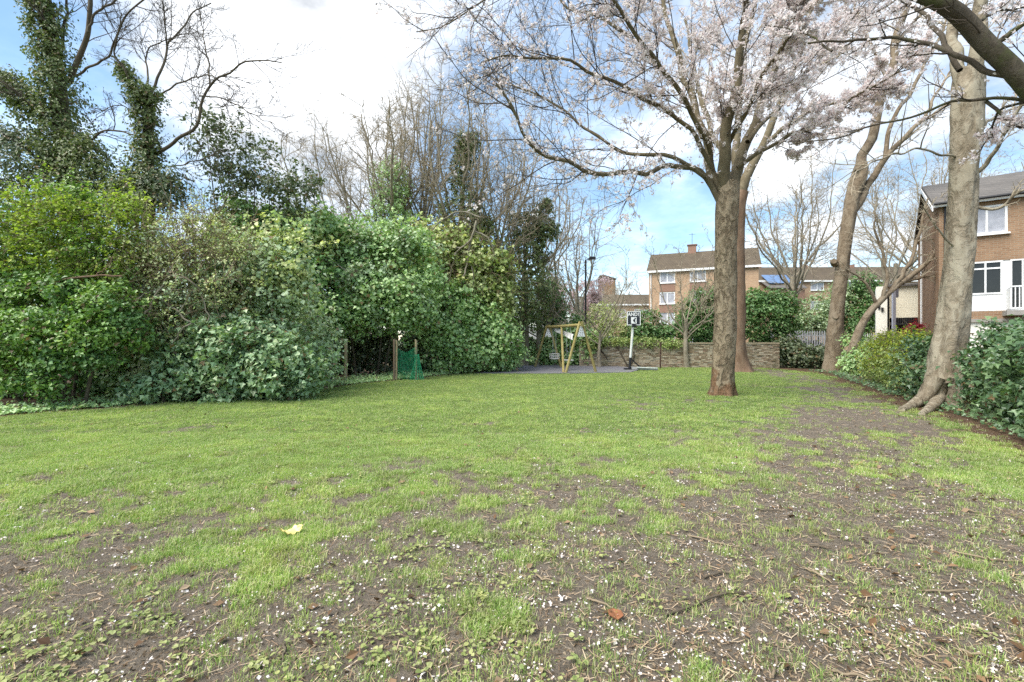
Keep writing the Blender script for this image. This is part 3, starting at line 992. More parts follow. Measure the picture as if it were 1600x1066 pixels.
def build_litter():
    rg = rng
    # fallen petals
    x, y = scatter(32000, 1.8, 13, 1.5)
    dens = .30 + .75 * sstep(-1.5, 2.5, x) * (1 - sstep(5, 12, y)) + .35 * (fbm(x, y, 1.2, 3, 5) - .5)
    k = rg.random(len(x)) < dens * 1.5 * sstep(.36, .66, fbm(x, y, 2.4, 3, 33))
    x, y = x[k], y[k]
    C = np.column_stack([x, y, ground_z(x, y) + rg.uniform(.004, .028, len(x))])
    V, T = cards(C, rg.normal(size=C.shape) * .35 + [0, 0, 1], rg.uniform(.006, .015, len(C)), 'petal', rg)
    link('fallen_petals', make_mesh('fallen_petals', V, None, T, M['petal']), None, None, 'stuff')
    # whole blossoms dropped from the tree: small clusters
    x, y = scatter(300, 1.9, 6, 1.3)
    C = np.repeat(np.column_stack([x, y, ground_z(x, y) + .02]), 5, axis=0)
    C = C + rg.normal(size=C.shape) * [.013, .013, .006]
    V, T = cards(C, rg.normal(size=C.shape) * .6 + [0, 0, 1], rg.uniform(.012, .022, len(C)), 'petal', rg)
    link('fallen_blossoms', make_mesh('fallen_blossoms', V, None, T, M['petal']), None, None, 'stuff')
    # straw, bark and wood fragments on the mud
    x, y = scatter(60000, 1.8, 10, 1.35)
    g = grass_amount(x, y)
    k = rg.random(len(x)) < (.85 - .75 * g) * (.35 + .65 * sstep(-2, 2, x))
    x, y = x[k], y[k]
    C = np.column_stack([x, y, ground_z(x, y) + rg.uniform(.003, .018, len(x))])
    V, T = cards(C, rg.normal(size=C.shape) * .22 + [0, 0, 1], rg.uniform(.012, .065, len(C)), 'strip', rg)
    link('straw_litter', make_mesh('straw_litter', V, None, T, M['straw']), None, None, 'stuff')
    # crumbs of soil
    x, y = scatter(38000, 1.7, 7, 1.4)
    k = rg.random(len(x)) < 1.05 - grass_amount(x, y)
    x, y = x[k], y[k]
    C = np.column_stack([x, y, ground_z(x, y) + .002])
    T4 = norm(np.array([(1, 1, 1), (1, -1, -1), (-1, 1, -1), (-1, -1, 1)], float))
    V = C[:, None, :] + (T4[None] + rg.normal(size=(len(C), 4, 3)) * .45) * (rg.uniform(.003, .011, len(C)) ** 1.0)[:, None, None] * [1, 1, .7]
    T = (np.array([(0, 1, 2), (0, 3, 1), (0, 2, 3), (1, 3, 2)])[None] + (np.arange(len(C)) * 4)[:, None, None]).reshape(-1, 3)
    link('soil_crumbs', make_mesh('soil_crumbs', V.reshape(-1, 3), None, T, M['crumb']), None, None, 'stuff')
    # dead leaves
    x, y = scatter(1500, 1.9, 11, 1.2)
    k = rg.random(len(x)) < .25 + .75 * sstep(0, 3, x)
    x, y = x[k], y[k]
    t = rg.random(700)
    yl = rg.uniform(8, 24, 700)
    x = np.concatenate([x, np.where(t < .5, x_left(yl) + rg.normal(size=700) * .22, x_right(yl) - np.abs(rg.normal(size=700)) * .6)])
    y = np.concatenate([y, yl])
    C = np.column_stack([x, y, ground_z(x, y) + .018])
    V, T = cards(C, rg.normal(size=C.shape) * .4 + [0, 0, 1], rg.uniform(.03, .075, len(C)), 'leaf', rg)
    link('fallen_leaves', make_mesh('fallen_leaves', V, None, T, M['dead']), None, None, 'stuff')
    # flat broad-leaved weeds
    x, y = scatter(2000, 1.8, 9, 1.2)
    d = fbm(x, y, 1.1, 3, 15)
    k = (d > .50) & (rg.random(len(x)) < np.where(x < .4, .9, .2))
    x, y = x[k], y[k]
    per = 9
    ci = np.repeat(np.arange(len(x)), per)
    a = rg.uniform(0, 6.28, len(ci))
    rr = rg.uniform(.012, .06, len(ci))
    C = np.column_stack([x[ci] + rr * np.cos(a), y[ci] + rr * np.sin(a), ground_z(x, y)[ci] + .012 + rg.random(len(ci)) * .02])
    lean = np.column_stack([np.cos(a), np.sin(a), np.full(len(ci), .2)])
    V, T = cards(C, rg.normal(size=C.shape) * .25 + [0, 0, 1], rg.uniform(.014, .034, len(C)), 'round', rg, lean)
    link('weeds', make_mesh('weeds', V, None, T, M['weed']), None, None, 'stuff')
    # twigs one can pick out
    TW = [((1040, 962), (1160, 930), (1230, 985)), ((1390, 990), (1430, 1020), (1475, 1043)), ((1207, 1063), (1213, 1040), (1218, 1022)),
          ((1300, 960), (1335, 978), (1370, 990)), ((1075, 838), (1120, 850), (1165, 856)), ((1485, 862), (1540, 876), (1598, 880)),
          ((1260, 850), (1290, 857), (1312, 864)), ((1366, 990), (1370, 1005), (1385, 1032)), ((1255, 885), (1280, 900), (1300, 912)),
          ((440, 1010), (446, 1022), (442, 1040)), ((985, 830), (998, 850), (1010, 866)), ((1445, 924), (1490, 925), (1530, 923)),
          ((1340, 945), (1370, 948), (1415, 952)), ((915, 940), (945, 950), (958, 955)), ((655, 858), (670, 856), (684, 854)),
          ((1545, 965), (1552, 985), (1548, 1000)), ((1300, 1050), (1330, 1056), (1360, 1062)), ((1500, 1010), (1530, 1020), (1560, 1019)),
          ((1100, 905), (1130, 898), (1150, 902)), ((1205, 930), (1212, 945), (1210, 960)), ((838, 905), (850, 915), (880, 918)),
          ((1180, 795), (1200, 800), (1226, 801)), ((1310, 790), (1320, 800), (1328, 806)), ((1505, 800), (1520, 803), (1545, 806))]
    lab = {0: 'longest bent brown twig lying across the bare mud', 1: 'pale curved stripped twig on the mud, thickest of the fallen sticks',
           2: 'short upright-looking twig stub at the bottom edge of the mud', 5: 'long straight twig lying at the far edge of the mud near the hedge side',
           9: 'small pale twig lying alone in the grass on the left'}
    lab.update({3: 'bent brown twig lying beside the pale curved stick on the mud', 4: 'thin brown twig at the middle edge where grass meets mud', 6: 'short twig lying in sparse grass midway up the muddy patch',
                10: 'straight thin twig slanting out of a grass tuft at the mud edge', 11: 'pale twig lying level on the mud close to the bottom right corner'})
    for i, tw in enumerate(TW):
        P = [gp(px, py) for px, py in tw]
        P = [np.array([p[0], p[1], ground_z(p[0], p[1]) + .012 + .006 * (k == 1)]) for k, p in enumerate(P)]
        P, R = spline(P, [.007, .006, .003], 9)
        P[1:-1] += rg.normal(size=(7, 3)) * .004
        c = P[0].copy()
        root = MB().tube(P - c, R, 6).obj('fallen_twig', M['twig_tan'] if i % 3 else M['bark_limb'], smooth=True)
        root.location = c
        tag(root, lab.get(i, 'thin brown twig fallen on the muddy grass under the blossom tree'), 'twig', 'twigs fallen on the mud')
    # yellow wrapper
    c = gp(455, 838)
    ym = plain('yellow_wrapper_film', (.72, .62, .22), .4, .35, 28, .5)
    mb = MB()
    nu, nv = 17, 6
    Vt = []
    for k in range(nu):
        u = -1 + 2 * k / (nu - 1)
        for q in range(nv):
            v = -1 + 2 * q / (nv - 1)
            wdt = .034 * (1 - .55 * abs(u) ** 2.2) * (1 + .18 * math.sin(7 * u))
            tw = .35 + 1.1 * u
            Vt.append((.085 * u + .006 * math.sin(9 * v), wdt * v * math.cos(tw) + .012 * math.sin(4 * u), .030 + .028 * u * u + wdt * v * math.sin(tw) + .006 * math.sin(13 * u + 5 * v)))
    Vt = np.array(Vt)
    Vb = Vt - [0, .001, .003]
    i, j = np.meshgrid(np.arange(nu - 1), np.arange(nv - 1), indexing='ij')
    a = i * nv + j
    Q = np.stack([a, a + nv, a + nv + 1, a + 1], -1).reshape(-1, 4)
    mb.add(np.vstack([Vt, Vb]), np.vstack([Q, Q[:, ::-1] + nu * nv]))
    o = mb.obj('wrapper', ym, smooth=True)
    o.scale = (.95, 1.0, 1.0)
    o.location = (c[0], c[1], ground_z(c[0], c[1]) + .01)
    o.rotation_euler = (0, 0, .35)
    tag(o, 'crumpled yellow plastic wrapper lying on the grass', 'litter')
    # big brown leaf
    c = gp(962, 968)
    V, T = cards(np.array([[0, 0, .02]]), np.array([[.1, -.1, 1.]]), np.array([.10]), 'round', rg)
    o = link('dead_leaf', make_mesh('dead_leaf', np.vstack([V, V - [0, 0, .003]]), None, np.vstack([T, T[:, ::-1] + len(V)]), plain('rusty_leaf', (.22, .09, .04), .7, .3, 30)))
    o.location = (c[0], c[1], ground_z(c[0], c[1]))
    tag(o, 'large rust brown dead leaf lying on the mud', 'leaf')


build_litter()


# ------------------------------------------------------------------ buildings
M['brick_far'] = brick_mat('brick_far', (.46, .30, .18), (.37, .22, .13), (.42, .34, .26))
M['brick_panel'] = brick_mat('brick_panel', (.30, .17, .12), (.25, .14, .10), (.28, .2, .16))
M['brick_house'] = brick_mat('brick_house', (.33, .205, .125), (.255, .15, .09), (.31, .25, .18))
M['brick_side'] = brick_mat('brick_side', (.31, .185, .11), (.25, .14, .08), (.27, .2, .14))
M['roof_tile'] = brick_mat('roof_tile', (.135, .105, .07), (.10, .078, .055), (.06, .05, .04), .3, .16, .02, .4)
M['roof_grey'] = brick_mat('roof_grey', (.17, .155, .14), (.13, .12, .11), (.08, .075, .07), .3, .12, .015, .3)
M['white'] = plain('white_paint', (.78, .78, .77), .45, .05, 4)
M['cream'] = brick_mat('cream_brick', (.80, .75, .60), (.77, .72, .57), (.72, .67, .54), .4, .2, .006, .08)
M['cream_plain'] = plain('cream_render', (.80, .77, .68), .7, .06, 3)
M['glass'] = plain('window_glass', (.025, .027, .028), .08, .3, 1.0, .35)
M['curtain_glass'] = plain('curtained_glass', (.34, .34, .37), .12, .25, 3.0, .6)
M['black'] = plain('black_metal', (.02, .02, .022), .5, .2, 4)
M['grey_metal'] = plain('galvanised_metal', (.42, .43, .45), .45, .1, 5, .5, .4)
M['dark_void'] = plain('opening_shade', (.035, .03, .028), .7, .3, 4)  # near-black colour standing in for the shade inside the garage opening
M['concrete'] = plain('concrete', (.30, .28, .25), .85, .15, 6)


def wall_face(mb, x0, x1, z0, z1, openings, y=0.0, reveal=.1):
    """front sheet of a wall in its own x,z with real openings and their reveals"""
    xs = sorted({x0, x1, *[v for o in openings for v in o[:2]]})
    zs = sorted({z0, z1, *[v for o in openings for v in o[2:]]})
    for a, b in zip(xs[:-1], xs[1:]):
        for c, d in zip(zs[:-1], zs[1:]):
            mx, mz = (a + b) / 2, (c + d) / 2
            if any(o[0] < mx < o[1] and o[2] < mz < o[3] for o in openings):
                continue
            mb.quad((a, y, c), (b, y, c), (b, y, d), (a, y, d))
    for a, b, c, d in openings:
        r = y + reveal
        mb.quad((a, y, c), (a, r, c), (b, r, c), (b, y, c))
        mb.quad((a, y, d), (b, y, d), (b, r, d), (a, r, d))
        mb.quad((a, y, c), (a, y, d), (a, r, d), (a, r, c))
        mb.quad((b, y, c), (b, r, c), (b, r, d), (b, y, d))
        mb.quad((a, r, c), (b, r, c), (b, r, d), (a, r, d))


def window(root, x0, x1, z0, z1, y, splits=(0.5,), top=None, fw=.07, glass='curtain_glass', sill=True):
    mb = MB()
    y0, y1 = y - .012, y + .06
    mb.box(x0, x1, y0, y1, z0, z0 + fw).box(x0, x1, y0, y1, z1 - fw, z1)
    mb.box(x0, x0 + fw, y0 + .002, y1, z0 + fw, z1 - fw).box(x1 - fw, x1, y0 + .002, y1, z0 + fw, z1 - fw)
    xs = [x0 + fw] + [x0 + (x1 - x0) * s for s in splits] + [x1 - fw]
    for s in splits:
        c = x0 + (x1 - x0) * s
        mb.box(c - fw * .45, c + fw * .45, y0 + .004, y1, z0 + fw, z1 - fw)
    zsplit = [z0 + fw, z1 - fw]
    if top:
        zt = z0 + (z1 - z0) * top
        mb.box(x0 + fw, x1 - fw, y0 + .006, y1, zt - fw * .5, zt + fw * .5)
        zsplit = [z0 + fw, zt - fw * .5, zt + fw * .5, z1 - fw]
    w = mb.obj('window', M['white'], root)
    for a, b in zip(xs[:-1], xs[1:]):
        for k in range(0, len(zsplit), 2):
            MB().box(a, b, y + .025, y + .035, zsplit[k], zsplit[k + 1]).obj('pane', M[glass], w)
    if sill:
        MB().box(x0 - .05, x1 + .05, y - .16, y - .012, z0 - .06, z0).obj('sill', M['white'], w)
    return w


def gable_roof(root, L, D, ze, zr, mat, over=.3, t=.14, fascia=True, fd=.2):
    rf = MB()
    for y0, z0, y1, z1 in ((-over, ze - over * (zr - ze) / (D / 2), D / 2, zr), (D + over, ze - over * (zr - ze) / (D / 2), D / 2, zr)):
        a = [(-over, y0, z0), (L + over, y0, z0), (L + over, y1, z1), (-over, y1, z1)]
        rf.add(a + [(x, y, z + t) for x, y, z in a], MB.BQ)
    r = rf.obj('roof', M[mat], root)
    if fascia:
        MB().box(-over, L + over, -over - .03, -over - .002, ze - fd, ze + .04).obj('fascia', M['white'], root)
    return r


def gable_ends(mb, L, D, ze, zr):
    for x in (0, L):
        mb.add([(x, 0, ze), (x, D, ze), (x, D / 2, zr)], None, [(0, 1, 2) if x else (0, 2, 1)])


def shell(mb, L, D, H):
    mb.quad((0, 0, -.1), (0, 0, H), (0, D, H), (0, D, -.1))
    mb.quad((L, 0, -.1), (L, D, -.1), (L, D, H), (L, 0, H))
    mb.quad((0, D, -.1), (0, D, H), (L, D, H), (L, D, -.1))


def build_flats():
    c = at(1014, 530, 57.0)
    ang = math.atan2(-.40, .916)
    r = thing('apartment_building', 'four storey brick block of flats with brown tiled roof and chimney beyond the wall', 'building', (c[0], c[1], 0), ang)
    L, D, ze, zr = 12.0, 9.0, 9.9, 12.6
    wins, pans = [], []
    zc = [9.1, 6.55, 4.12, 1.6]
    for x0 in (1.25, 4.7, 7.9):
        for k, z in enumerate(zc):
            wins.append((x0, x0 + 1.8, z - .72, z + .72))
    mb = MB()
    wall_face(mb, 0, L, -.1, ze, wins)
    shell(mb, L, D, ze)
    gable_ends(mb, L, D, ze, zr)
    mb.obj('wall', M['brick_far'], r)
    for o in wins:
        window(r, o[0] + .003, o[1] - .003, o[2] + .003, o[3] - .003, .04, (.5,), None, .11)
    for x0 in (1.25, 4.7, 7.9):
        for z in zc[:3]:
            MB().box(x0, x0 + 1.8, -.03, -.002, z - 1.78, z - .80).obj('spandrel_panel', M['brick_panel'], r)
    gable_roof(r, L, D, ze, zr, 'roof_tile')
    ch = MB().box(4.3, 5.3, D / 2 - .4, D / 2 + .4, zr - .5, zr + .95).box(4.2, 5.4, D / 2 - .5, D / 2 + .5, zr + .953, zr + 1.05)
    c_ = ch.obj('chimney', M['brick_panel'], r)
    MB().tube([(4.8, D / 2, zr + 1.0), (4.8, D / 2, zr + 2.6)], .025, 5).bar((4.4, D / 2, zr + 2.4), (5.2, D / 2, zr + 2.4), .03, .03).obj('aerial', M['black'], c_)
    MB().tube([(.25, -.08, 0), (.25, -.08, 9.5)], .05, 6).obj('drainpipe', M['white'], r)


def build_terrace():
    c = at(1186, 530, 66.0)
    r = thing('terraced_building', 'long brick terrace with mossy brown roof and solar panels behind the metal fence', 'building', (c[0], c[1], 0), -.02)
    L, D, ze, zr = 24.0, 9.0, 9.9, 12.4
    wins = []
    for x0 in (7.3, 11.2, 15.0, 18.8):
        for z in (9.1, 6.4, 3.8):
            wins.append((x0, x0 + 1.9, z - .6, z + .6))
    mb = MB()
    wall_face(mb, 0, L, -.1, ze, wins)
    shell(mb, L, D, ze)
    gable_ends(mb, L, D, ze, zr)
    mb.obj('wall', M['brick_far'], r)
    for o in wins:
        window(r, o[0] + .003, o[1] - .003, o[2] + .003, o[3] - .003, .04, (.5,), None, .11)
    gable_roof(r, L, D, ze, zr, 'roof_tile')
    pm = plain('solar_cell', (.10, .17, .30), .2, .2, 2, .6)
    for k in range(4):
        x0 = .6 + k * 1.12
        MB().add([(x0, -1.6, 9.35), (x0 + 1.06, -1.6, 9.35), (x0 + 1.06, .6, 10.75), (x0, .6, 10.75),
                  (x0, -1.6, 9.42), (x0 + 1.06, -1.6, 9.42), (x0 + 1.06, .6, 10.82), (x0, .6, 10.82)], MB.BQ).obj('solar_panel', pm, r)
    MB().add([(.2, -2.4, 8.55), (5.4, -2.4, 8.55), (5.4, -.32, 9.6), (.2, -.32, 9.6), (.2, -2.4, 8.65), (5.4, -2.4, 8.65), (5.4, -.32, 9.7), (.2, -.32, 9.7)], MB.BQ).obj('porch_roof', M['roof_grey'], r)
    MB().box(.4, 5.2, -2.1, -.004, 6.9, 8.52).obj('porch_wall', M['brick_panel'], r)
    for k in range(3):
        MB().box(2 + k * 7, 2.5 + k * 7, D / 2 - .3, D / 2 + .3, zr - .4, zr + .45).obj('chimney', M['brick_panel'], r)
    # rear wing far left
    c = at(922, 530, 78.0)
    r = thing('rear_wing', 'low brick wing with ridged roof left of the block of flats', 'building', (c[0], c[1], 0), -.06)
    L, D, ze, zr = 10.6, 8.0, 7.4, 9.3
    wins = [(7.4, 8.8, 5.2, 6.6), (9.0, 10.2, 5.2, 6.6), (9.1, 9.7, 2.6, 4.4), (4.6, 6.0, 5.2, 6.6), (1.6, 3.0, 5.2, 6.6)]
    mb = MB()
    wall_face(mb, 0, L, -.1, ze, wins)
    shell(mb, L, D, ze)
    gable_ends(mb, L, D, ze, zr)
    mb.obj('wall', M['brick_far'], r)
    for o in wins:
        window(r, o[0] + .003, o[1] - .003, o[2] + .003, o[3] - .003, .04, (.5,), None, .1)
    gable_roof(r, L, D, ze, zr, 'roof_tile')
    c = at(938, 530, 92.0)
    r = thing('brick_tower', 'plain brown brick stair tower rising behind the sapling', 'building', (c[0], c[1], 0), -.1)
    mb = MB()
    wins = [(1.1, 1.9, z, z + 1.3) for z in (3.2, 6.0, 8.8)]
    wall_face(mb, 0, 3.0, -.1, 13.4, wins)
    shell(mb, 3.0, 5, 13.4)
    mb.obj('wall', M['brick_side'], r)
    for o in wins:
        window(r, o[0] + .003, o[1] - .003, o[2] + .003, o[3] - .003, .04, (), None, .1, 'glass')
    MB().prism([(-.15, 13.402), (3.15, 13.402), (3.15, 13.6), (1.0, 14.3), (-.15, 14.3)], -.15, 5.15).obj('roof', M['roof_tile'], r)


def build_house():
    c = at(1467, 530, 19.0)
    ang = math.atan2(-.607, .795)
    r = thing('townhouse', 'three storey brick townhouse with white bay panels behind the ivy hedge', 'house', (c[0], c[1], 0), ang)
    L, D, ze, zr = 9.0, 9.2, 7.05, 8.95

    def u(px):          # distance along the front from the corner to a photo column
        k = (px - CX) / F
        return (k * c[1] - c[0]) / (math.cos(ang) - k * math.sin(ang))

    def zz(px, py):
        s = u(px)
        return CAMZ + (HY - py) / F * (c[1] + s * math.sin(ang))
    x1, x2 = u(1513), u(1575)
    up = (x1, x2, zz(1545, 366), zz(1545, 321))
    bay = (x1 - .1, u(1640), zz(1545, 486), zz(1545, 408))
    dn = (u(1513.5), u(1567), zz(1545, 459), zz(1545, 411))
    mb = MB()
    up2 = (u(1640), u(1720), up[2], up[3])
    ops = [up, up2, bay]
    wall_face(mb, 0, L, 2.35, ze, ops, 0, .12)
    mb.obj('wall', M['brick_house'], r)
    mb = MB()
    shell(mb, L, D, ze)
    gable_ends(mb, L, D, ze, zr)
    mb.obj('gable_wall', M['brick_side'], r)
    MB().box(.02, L - .02, .04, .3, -.1, 2.22).obj('ground_floor_render', M['cream_plain'], r)
    MB().box(0, L, -.06, .2, 2.22, 2.35).obj('floor_band', M['concrete'], r)
    window(r, up[0] + .003, up[1] - .003, up[2] + .003, up[3] - .003, .03, (.48,), None, .075)
    window(r, up2[0] + .003, up2[1] - .003, up2[2] + .003, up2[3] - .003, .03, (.5,), None, .075)
    # white first-floor bay: panels with one big window and a balcony door
    pz = zz(1545, 460)
    MB().box(bay[0] + .004, bay[1] - .004, .03, .1, bay[2] + .004, pz).obj('white_panel', M['white'], r)
    MB().box(dn[1], u(1578), .03, .1, pz + .002, bay[3] - .004).obj('white_panel', M['white'], r)
    MB().box(bay[0] + .004, dn[0], .03, .1, pz + .002, bay[3] - .004).obj('white_panel', M['white'], r)
    window(r, dn[0] + .003, dn[1] - .003, pz + .004, bay[3] - .006, .01, (.5,), .78, .06, 'glass', False)
    dz = zz(1590, 485)
    window(r, u(1578.5), u(1618), dz, bay[3] - .006, .0, (.5,), None, .05, 'glass', False)
    MB().box(u(1618) + .003, bay[1] - .005, .03, .1, pz + .002, bay[3] - .004).obj('white_panel', M['white'], r)
    # balcony
    b0, b1 = u(1572), u(1640)
    bz0, bz1 = zz(1575, 484), zz(1575, 449)
    MB().box(b0 - .1, b1, -.75, -.002, bz0 - .24, bz0 - .06).obj('balcony_slab', M['concrete'], r)
    bal = MB().box(b0, b1, -.68, -.63, bz1 - .05, bz1).box(b0, b1, -.68, -.63, bz0, bz0 + .05).obj('balcony_railing', M['white'], r)
    nb = int((b1 - b0) / .11)
    me = None
    for k in range(nb + 1):
        x = b0 + .02 + k * (b1 - b0 - .04) / nb
        o = MB().box(-.015, .015, -.012, .012, bz0 + .05, bz1 - .05).obj('baluster', M['white'], bal) if me is None else link('baluster', me, bal)
        me = o.data
        o.location = (x, -.655, 0)
    MB().box(b0, b0 + .05, -.62, -.002, bz0, bz1 - .052).obj('side_screen', M['white'], r)
    gable_roof(r, L, D, ze, zr, 'roof_grey', .18, fd=.10)
    MB().tube([(-.18, -.29, ze + .02), (L + .18, -.29, ze + .02)], .055, 8).obj('gutter', M['black'], r)
    MB().tube([(.18, -.07, 0), (.18, -.07, ze)], .04, 8).obj('downpipe', M['black'], r)
    # white bargeboard on the gable
    mb = MB()
    for y0, y1 in ((-.2, D / 2), (D + .2, D / 2)):
        z0 = ze - .2 * (zr - ze) / (D / 2)
        a = [(-.225, y0, z0 - .16), (-.19, y0, z0 - .16), (-.19, y1, zr - .16), (-.225, y1, zr - .16)]
        mb.add(a + [(x, y, z + .17) for x, y, z in a], MB.BQ)
    mb.obj('bargeboard', M['white'], r)
    ch = MB().tube([(-.12, D * .62, 0), (-.12, D * .62, 7.2)], .045, 6).obj('drainpipe', M['white'], r)
    # cream garage annex beside the gable
    c2 = at(1386, 530, 27.5)
    g = thing('garage_annex', 'cream rendered garage annex with dark opening and black slatted vent', 'building', (c2[0], c2[1], 0), ang)
    W = 1.75
    zt = CAMZ + (HY - 449) / F * 27.5
    z0 = CAMZ + (HY - 497) / F * 27.5
    MB().box(0, W, 0, 4, z0, zt).box(0, .12, .003, 3.9, -.1, z0 - .002).obj('wall', M['cream'], g)
    MB().box(.1, W + .4, .9, 1.0, -.1, z0 - .01).obj('shade_panel', M['dark_void'], g)  # panel set behind the opening, its inner darkness painted on as near-black
    MB().box(-.1, W, -.2, 4.1, zt + .003, zt + .12).add([(-.1, -.2, zt + .122), (W, -.2, zt + .122), (W, 4.1, zt + .55), (-.1, 4.1, zt + .55)], [(0, 1, 2, 3)]).obj('roof', M['roof_grey'], g)
    MB().box(.15, W, .0, .05, z0 - .42, z0 - .33).obj('vent_rail', M['black'], g)
    me = None
    for k in range(15):
        o = MB().box(-.03, .03, .01, .04, z0 - .33, z0 - .002).obj('slat', M['black'], g) if me is None else link('slat', me, g)
        me = o.data
        o.location = (.22 + k * (W - .3) / 15, 0, 0)
    # white buttress wall at its left end
    w0 = -.52
    MB().box(w0, -.004, -.5, 2.6, -.1, zt + .02).obj('end_wall', M['cream_plain'], g)
    MB().tube([(.05, -.3, 0), (.05, -.3, zt - .3)], .05, 6).obj('drainpipe', M['black'], g)
    for k, (px, py) in enumerate(((1375, 478), (1380.5, 482))):
        x = w0 + (px - 1370) / 18 * .5
        z = CAMZ + (HY - py) / F * 26.4
        MB().box(x - .05, x + .05, -.6, -.502, z - .12, z + .1).obj('wall_lamp', M['black'], g)
    # grey post with a small sign box
    p = at(1396.5, 530, 25.6)
    s = thing('sign_post', 'slim grey steel post with a small dark box by the garage', 'post', (p[0], p[1], 0))
    zt2 = CAMZ + (HY - 451) / F * 25.6
    MB().box(-.08, .08, -.05, .05, 0, zt2).obj('pole', plain('grey_blue_paint', (.33, .34, .40), .5, .08, 4), s)
    MB().box(.085, .24, -.04, .04, zt2 - .5, zt2 - .02).obj('sign_box', plain('dark_box', (.16, .16, .19), .5, .1, 4), s)


build_flats()
build_terrace()
build_house()


# ------------------------------------------------------------------ boundary wall, fence, railings
def build_wall():
    a, b = gp(905, 572.5), gp(1218, 575.5)
    v = b - a
    L = np.linalg.norm(v)
    ang = math.atan2(v[1], v[0])
    r = thing('boundary_wall', 'low weathered stock brick boundary wall at the end of the lawn', 'wall', (a[0], a[1], 0), ang)
    Hh = 1.32
    core = plain('lime_mortar', (.30, .265, .20), .95, .25, 3)
    MB().box(0, L, .02, .32, -.1, Hh - .03).obj('mortar_core', core, r)
    rg = np.random.default_rng(8)
    mb = MB()
    m, w = new_mat('stock_brick')
    tc = w.n('ShaderNodeTexCoord').outputs['Object']
    rnd = w.n('ShaderNodeNewGeometry').outputs['Random Per Island']
    c = w.ramp(rnd, [(0, (.18, .13, .085)), (.3, (.29, .225, .15)), (.6, (.375, .31, .215)), (.85, (.48, .425, .32)), (1, (.27, .18, .125))])
    n = w.noise(tc, 1.1, 6, .7)
    c = w.mix(w.maprange(n, .48, .68, 0, .65), c, (.105, .11, .055))
    finish(m, w, c, .95, w.noise(tc, 30, 4, .7), .4, .01, .1)
    row = 0
    z = 0.0
    while z < Hh - .08:
        x = -(row % 2) * .11
        while x < L - .02:
            wd = .215 if rg.random() < .7 else .105
            x0, x1 = max(0, x), min(L, x + wd)
            if x1 - x0 > .04:
                q = rg.normal() * .012
                dz = rg.normal() * .004
                if rg.random() < .03:
                    q += .06
                mb.box(x0, x1, -.0 + q, .018 + .1, z + .006 + dz, z + .069 + dz)
            x += wd + .011
        z += .077
        row += 1
    mb.obj('bricks', m, r, None, 'stuff')
    mb = MB()
    x = 0
    k = 0
    while x < L - .1:
        mb = MB().box(x + .004, min(L, x + .44), -.03 + rg.normal() * .006, .35, Hh - .028, Hh + .045 + rg.normal() * .006)
        mb.obj('coping_brick', m, r)
        x += .45
    # rusty post standing in front of the wall
    p = gp(1031.5, 576)
    o = thing('rusty_post', 'thin rusty metal post standing against the brick wall', 'post', (p[0], p[1] - .02, 0))
    rm = plain('rust', (.07, .04, .028), .8, .4, 8)
    MB().tube([(0, 0, -.1), (.02, 0, 1.35)], .04, 8).obj('pole', rm, o)
    MB().box(-.03, .07, -.05, .05, 1.351, 1.39).obj('cap', rm, o)


def fence(name, label, pa, pb, h, gap, w, mat, rails):
    v = np.array(pb) - np.array(pa)
    L = np.linalg.norm(v[:2])
    r = thing(name, label, 'fence', (pa[0], pa[1], 0), math.atan2(v[1], v[0]))
    for z in rails:
        MB().box(0, L, .03, .07, z, z + .06).obj('rail', M[mat], r)
    me = None
    n = int(L / gap)
    for k in range(n + 1):
        if me is None:
            o = MB().box(-w / 2, w / 2, 0, .028, .05, h - .08).add([(-w / 2, 0, h - .079), (w / 2, 0, h - .079), (w / 2, .028, h - .079), (-w / 2, .028, h - .079), (0, .014, h + .03)], None,
                                                              [(0, 1, 4), (1, 2, 4), (2, 3, 4), (3, 0, 4)]).obj('pale', M[mat], r)
            me = o.data
        else:
            o = link('pale', me, r)
        o.location = (k * L / n, 0, 0)
    for k in range(int(L / 2.4) + 1):
        MB().box(k * 2.4 + .08, k * 2.4 + .16, .072, .15, 0, h - .1).obj('post', M[mat], r)
    return r


build_wall()
fence('palisade_fence', 'grey steel palisade fence behind the ivy mound beyond the wall', at(1205, 530, 31.0), at(1300, 530, 31.0), 2.1, .16, .07, 'grey_metal', (.45, 1.1, 1.75))
fence('palisade_fence', 'second grey steel palisade run standing farther back by the parked cars', at(1225, 530, 37.0), at(1310, 530, 37.0), 2.25, .2, .07, 'grey_metal', (.5, 1.85))
fence('picket_railing', 'short white picket railing between leaning trunk and garage wall', at(1343, 530, 25.0), at(1372, 530, 25.2), 1.85, .13, .05, 'white', (.4, 1.55))


